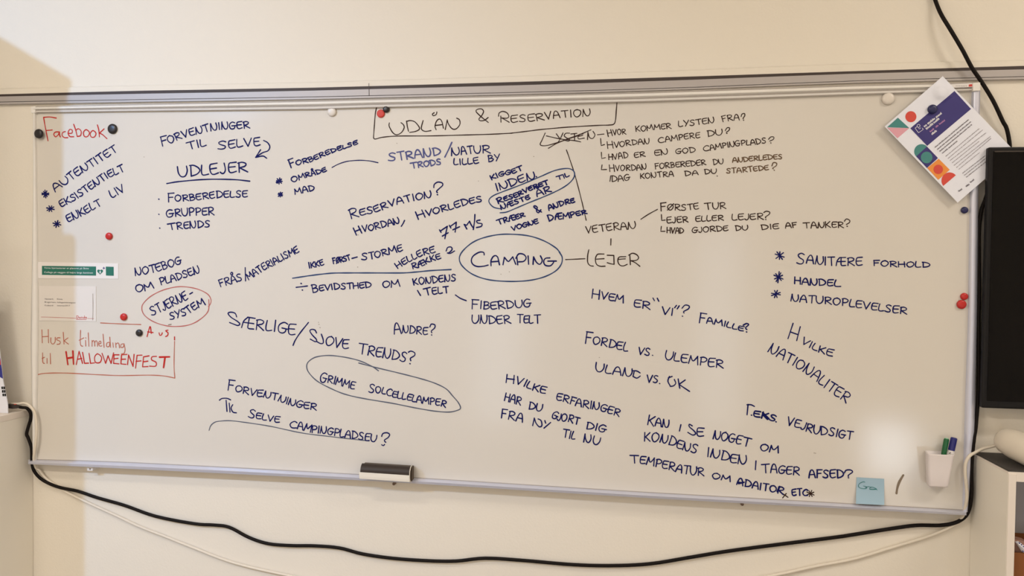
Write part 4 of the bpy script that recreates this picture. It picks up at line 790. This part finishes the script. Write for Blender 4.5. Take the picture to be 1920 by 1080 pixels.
MB().prism([U(a, b, yl-.0006) for a, b in [(-30,640),(-6,640),(0.8,675),(3.2,692),(5.2,710),(-30,690)]], yl-.0006, yl-.0001).build('blue_print', mat('print_blue', srgb(40, 44, 140), .5), card)
MB().prism([U(a, b, yl-.0009) for a, b in [(-30,640),(-6,640),(0.8,678),(1.4,684),(-30,690)]], yl-.0009, yl-.0007).build('red_print', M_red, card)
for j in range(3):
    for i in range(2):
        x_, y_ = 2.4+i*3.6+j*1.0, 725+j*6.6
        MB().prism([U(a, b, yl-.0006) for a, b in [(x_,y_),(x_+2.9,y_-.3),(x_+3.3,y_+4.6),(x_+.4,y_+4.9)]], yl-.0006, yl-.0001).build('black_mark', M_black, card)

# ---------------------------------------------------------------- cables
def cable(name, label, pts, r, m, seg=10, group=None):
    v = catmull3([U(a, b, y) for a, b, y in pts], 5); o = thing(name, label, 'cable', v[len(v)//2], group)
    MB().tube(v, r, seg).build('cord', m, o, smooth=True); return o
yr = .006
cable('power_cable', 'black cable hanging across the rail down behind the top of the television', [(1745,-60,.024),(1748.5,-20,.024),(1753.5,0,.024),(1764.5,26.7,.012),(1782,55.6,0),(1804.5,93.5,-.004),(1822,126.5,.002),(1840,153,.007),(1862,189,.012),(1880,227,.016),(1887,240,.017),(1892,262,.018),(1893.8,285,.019),(1894,310,.02)], .0053, M_cable)
bl = [(1870,340,.014),(1856,352,.014),(1847,375,.012),(1839,400,.008),(1835,447,.006),(1835.5,551,.006),(1834.5,603,.006),(1835,706,.006),(1833.5,748,.006),(1829.5,800,.004),(1826.5,820,.002),(1823,852,0),(1821.5,884,0),(1821.5,926,0),(1817.5,953,.004),(1809,969,.01),(1791,980,.016),(1762,985,.02),(1720,985,.022),(1679,990,.024),(1590,1004,.026),(1564,1007.7,.026),(1382,1031,.026),(1300,1044,.026),(1219.8,1057,.026),(1147,1060.6,.026),(1074,1058.7,.026),(983,1051,.026),(910,1046.7,.026),(855,1052,.026),(804,1051.5,.026),(738.5,1047,.026),(680,1038.7,.026),(636.5,1027.5,.026),(590,1023.5,.026),(546.8,1023,.026),(503,1019.4,.026),(466.6,1007.7,.026),(430,988.7,.026),(401,984.4,.026),(364.6,982,.026),(291.7,968,.026),(233,947.5,.026),(182,933,.026),(146,921,.025),(109,913,.022),(80,900,.016),(64,883,.006),(60,864,.002),(59,839.6,-.001),(53,821.5,-.004),(50,813.7,-.006),(53,800.7,-.004),(57.6,785,-.004),(57,774,-.006),(50.6,765.5,-.012),(42,764,-.018),(36,763,-.024)]
bc_ = cable('video_cable', 'long black cable sagging along the wall under the board between cabinet and television', bl, .0052, M_cable)
q0, q1 = U(37, 763, -.024), U(14, 761, -.034)
MB().ring_loft([[q0.lerp(q1, t)+Vector((0, math.cos(a)*w, math.sin(a)*h)) for a in [math.pi/4+k*math.pi/2 for k in range(4)]] for t, w, h in ((0,.004,.004),(.15,.007,.007),(.4,.009,.0095),(1,.009,.0095))]).build('plug', mat('plug_black', srgb(44, 34, 30), .5), bc_)
q2 = U(28.5, 758, -.0375); MB().box(q2.x-.004, q2.x+.004, q2.y-.001, q2.y+.001, q2.z-.001, q2.z+.001).build('plug_dot', M_red, bc_)['label'] = 'red mark'
wl_ = [(20,757.5,-.02),(33.7,757.5,-.015),(46.7,756,-.010),(58,763,-.010),(66,777,-.010),(68.7,800.7,-.010),(67.4,826.7,-.010),(64,852,-.006),(64,866,.002),(67.4,878.5,.012),(74,882,.018),(87.5,898,.024),(120,920,.027),(164,942,.027),(218.7,967,.027),(262.5,987.6,.027),(310,1006,.027),(364.6,1027.7,.027),(437.5,1055,.027),(539.6,1078.8,.027),(700,1108,.027),(900,1128,.027),(1100,1126,.027),(1300,1102,.027),(1444,1080,.027),(1528,1062,.027),(1601,1048,.027),(1674,1026,.027),(1739.6,1006,.026),(1783,987.6,.022),(1803,972,.012),(1810,950,0),(1813,926,-.008),(1809.5,887,-.010),(1811,867,-.010),(1818,855,-.008),(1827,849,-.004),(1842,841.5,0),(1857,837.5,-.004),(1870,835,-.012),(1882,836,-.022)]
cable('lamp_cable', 'thin white cable sagging below the black one and ending at the white cylinder', wl_, .0043, M_wcable)
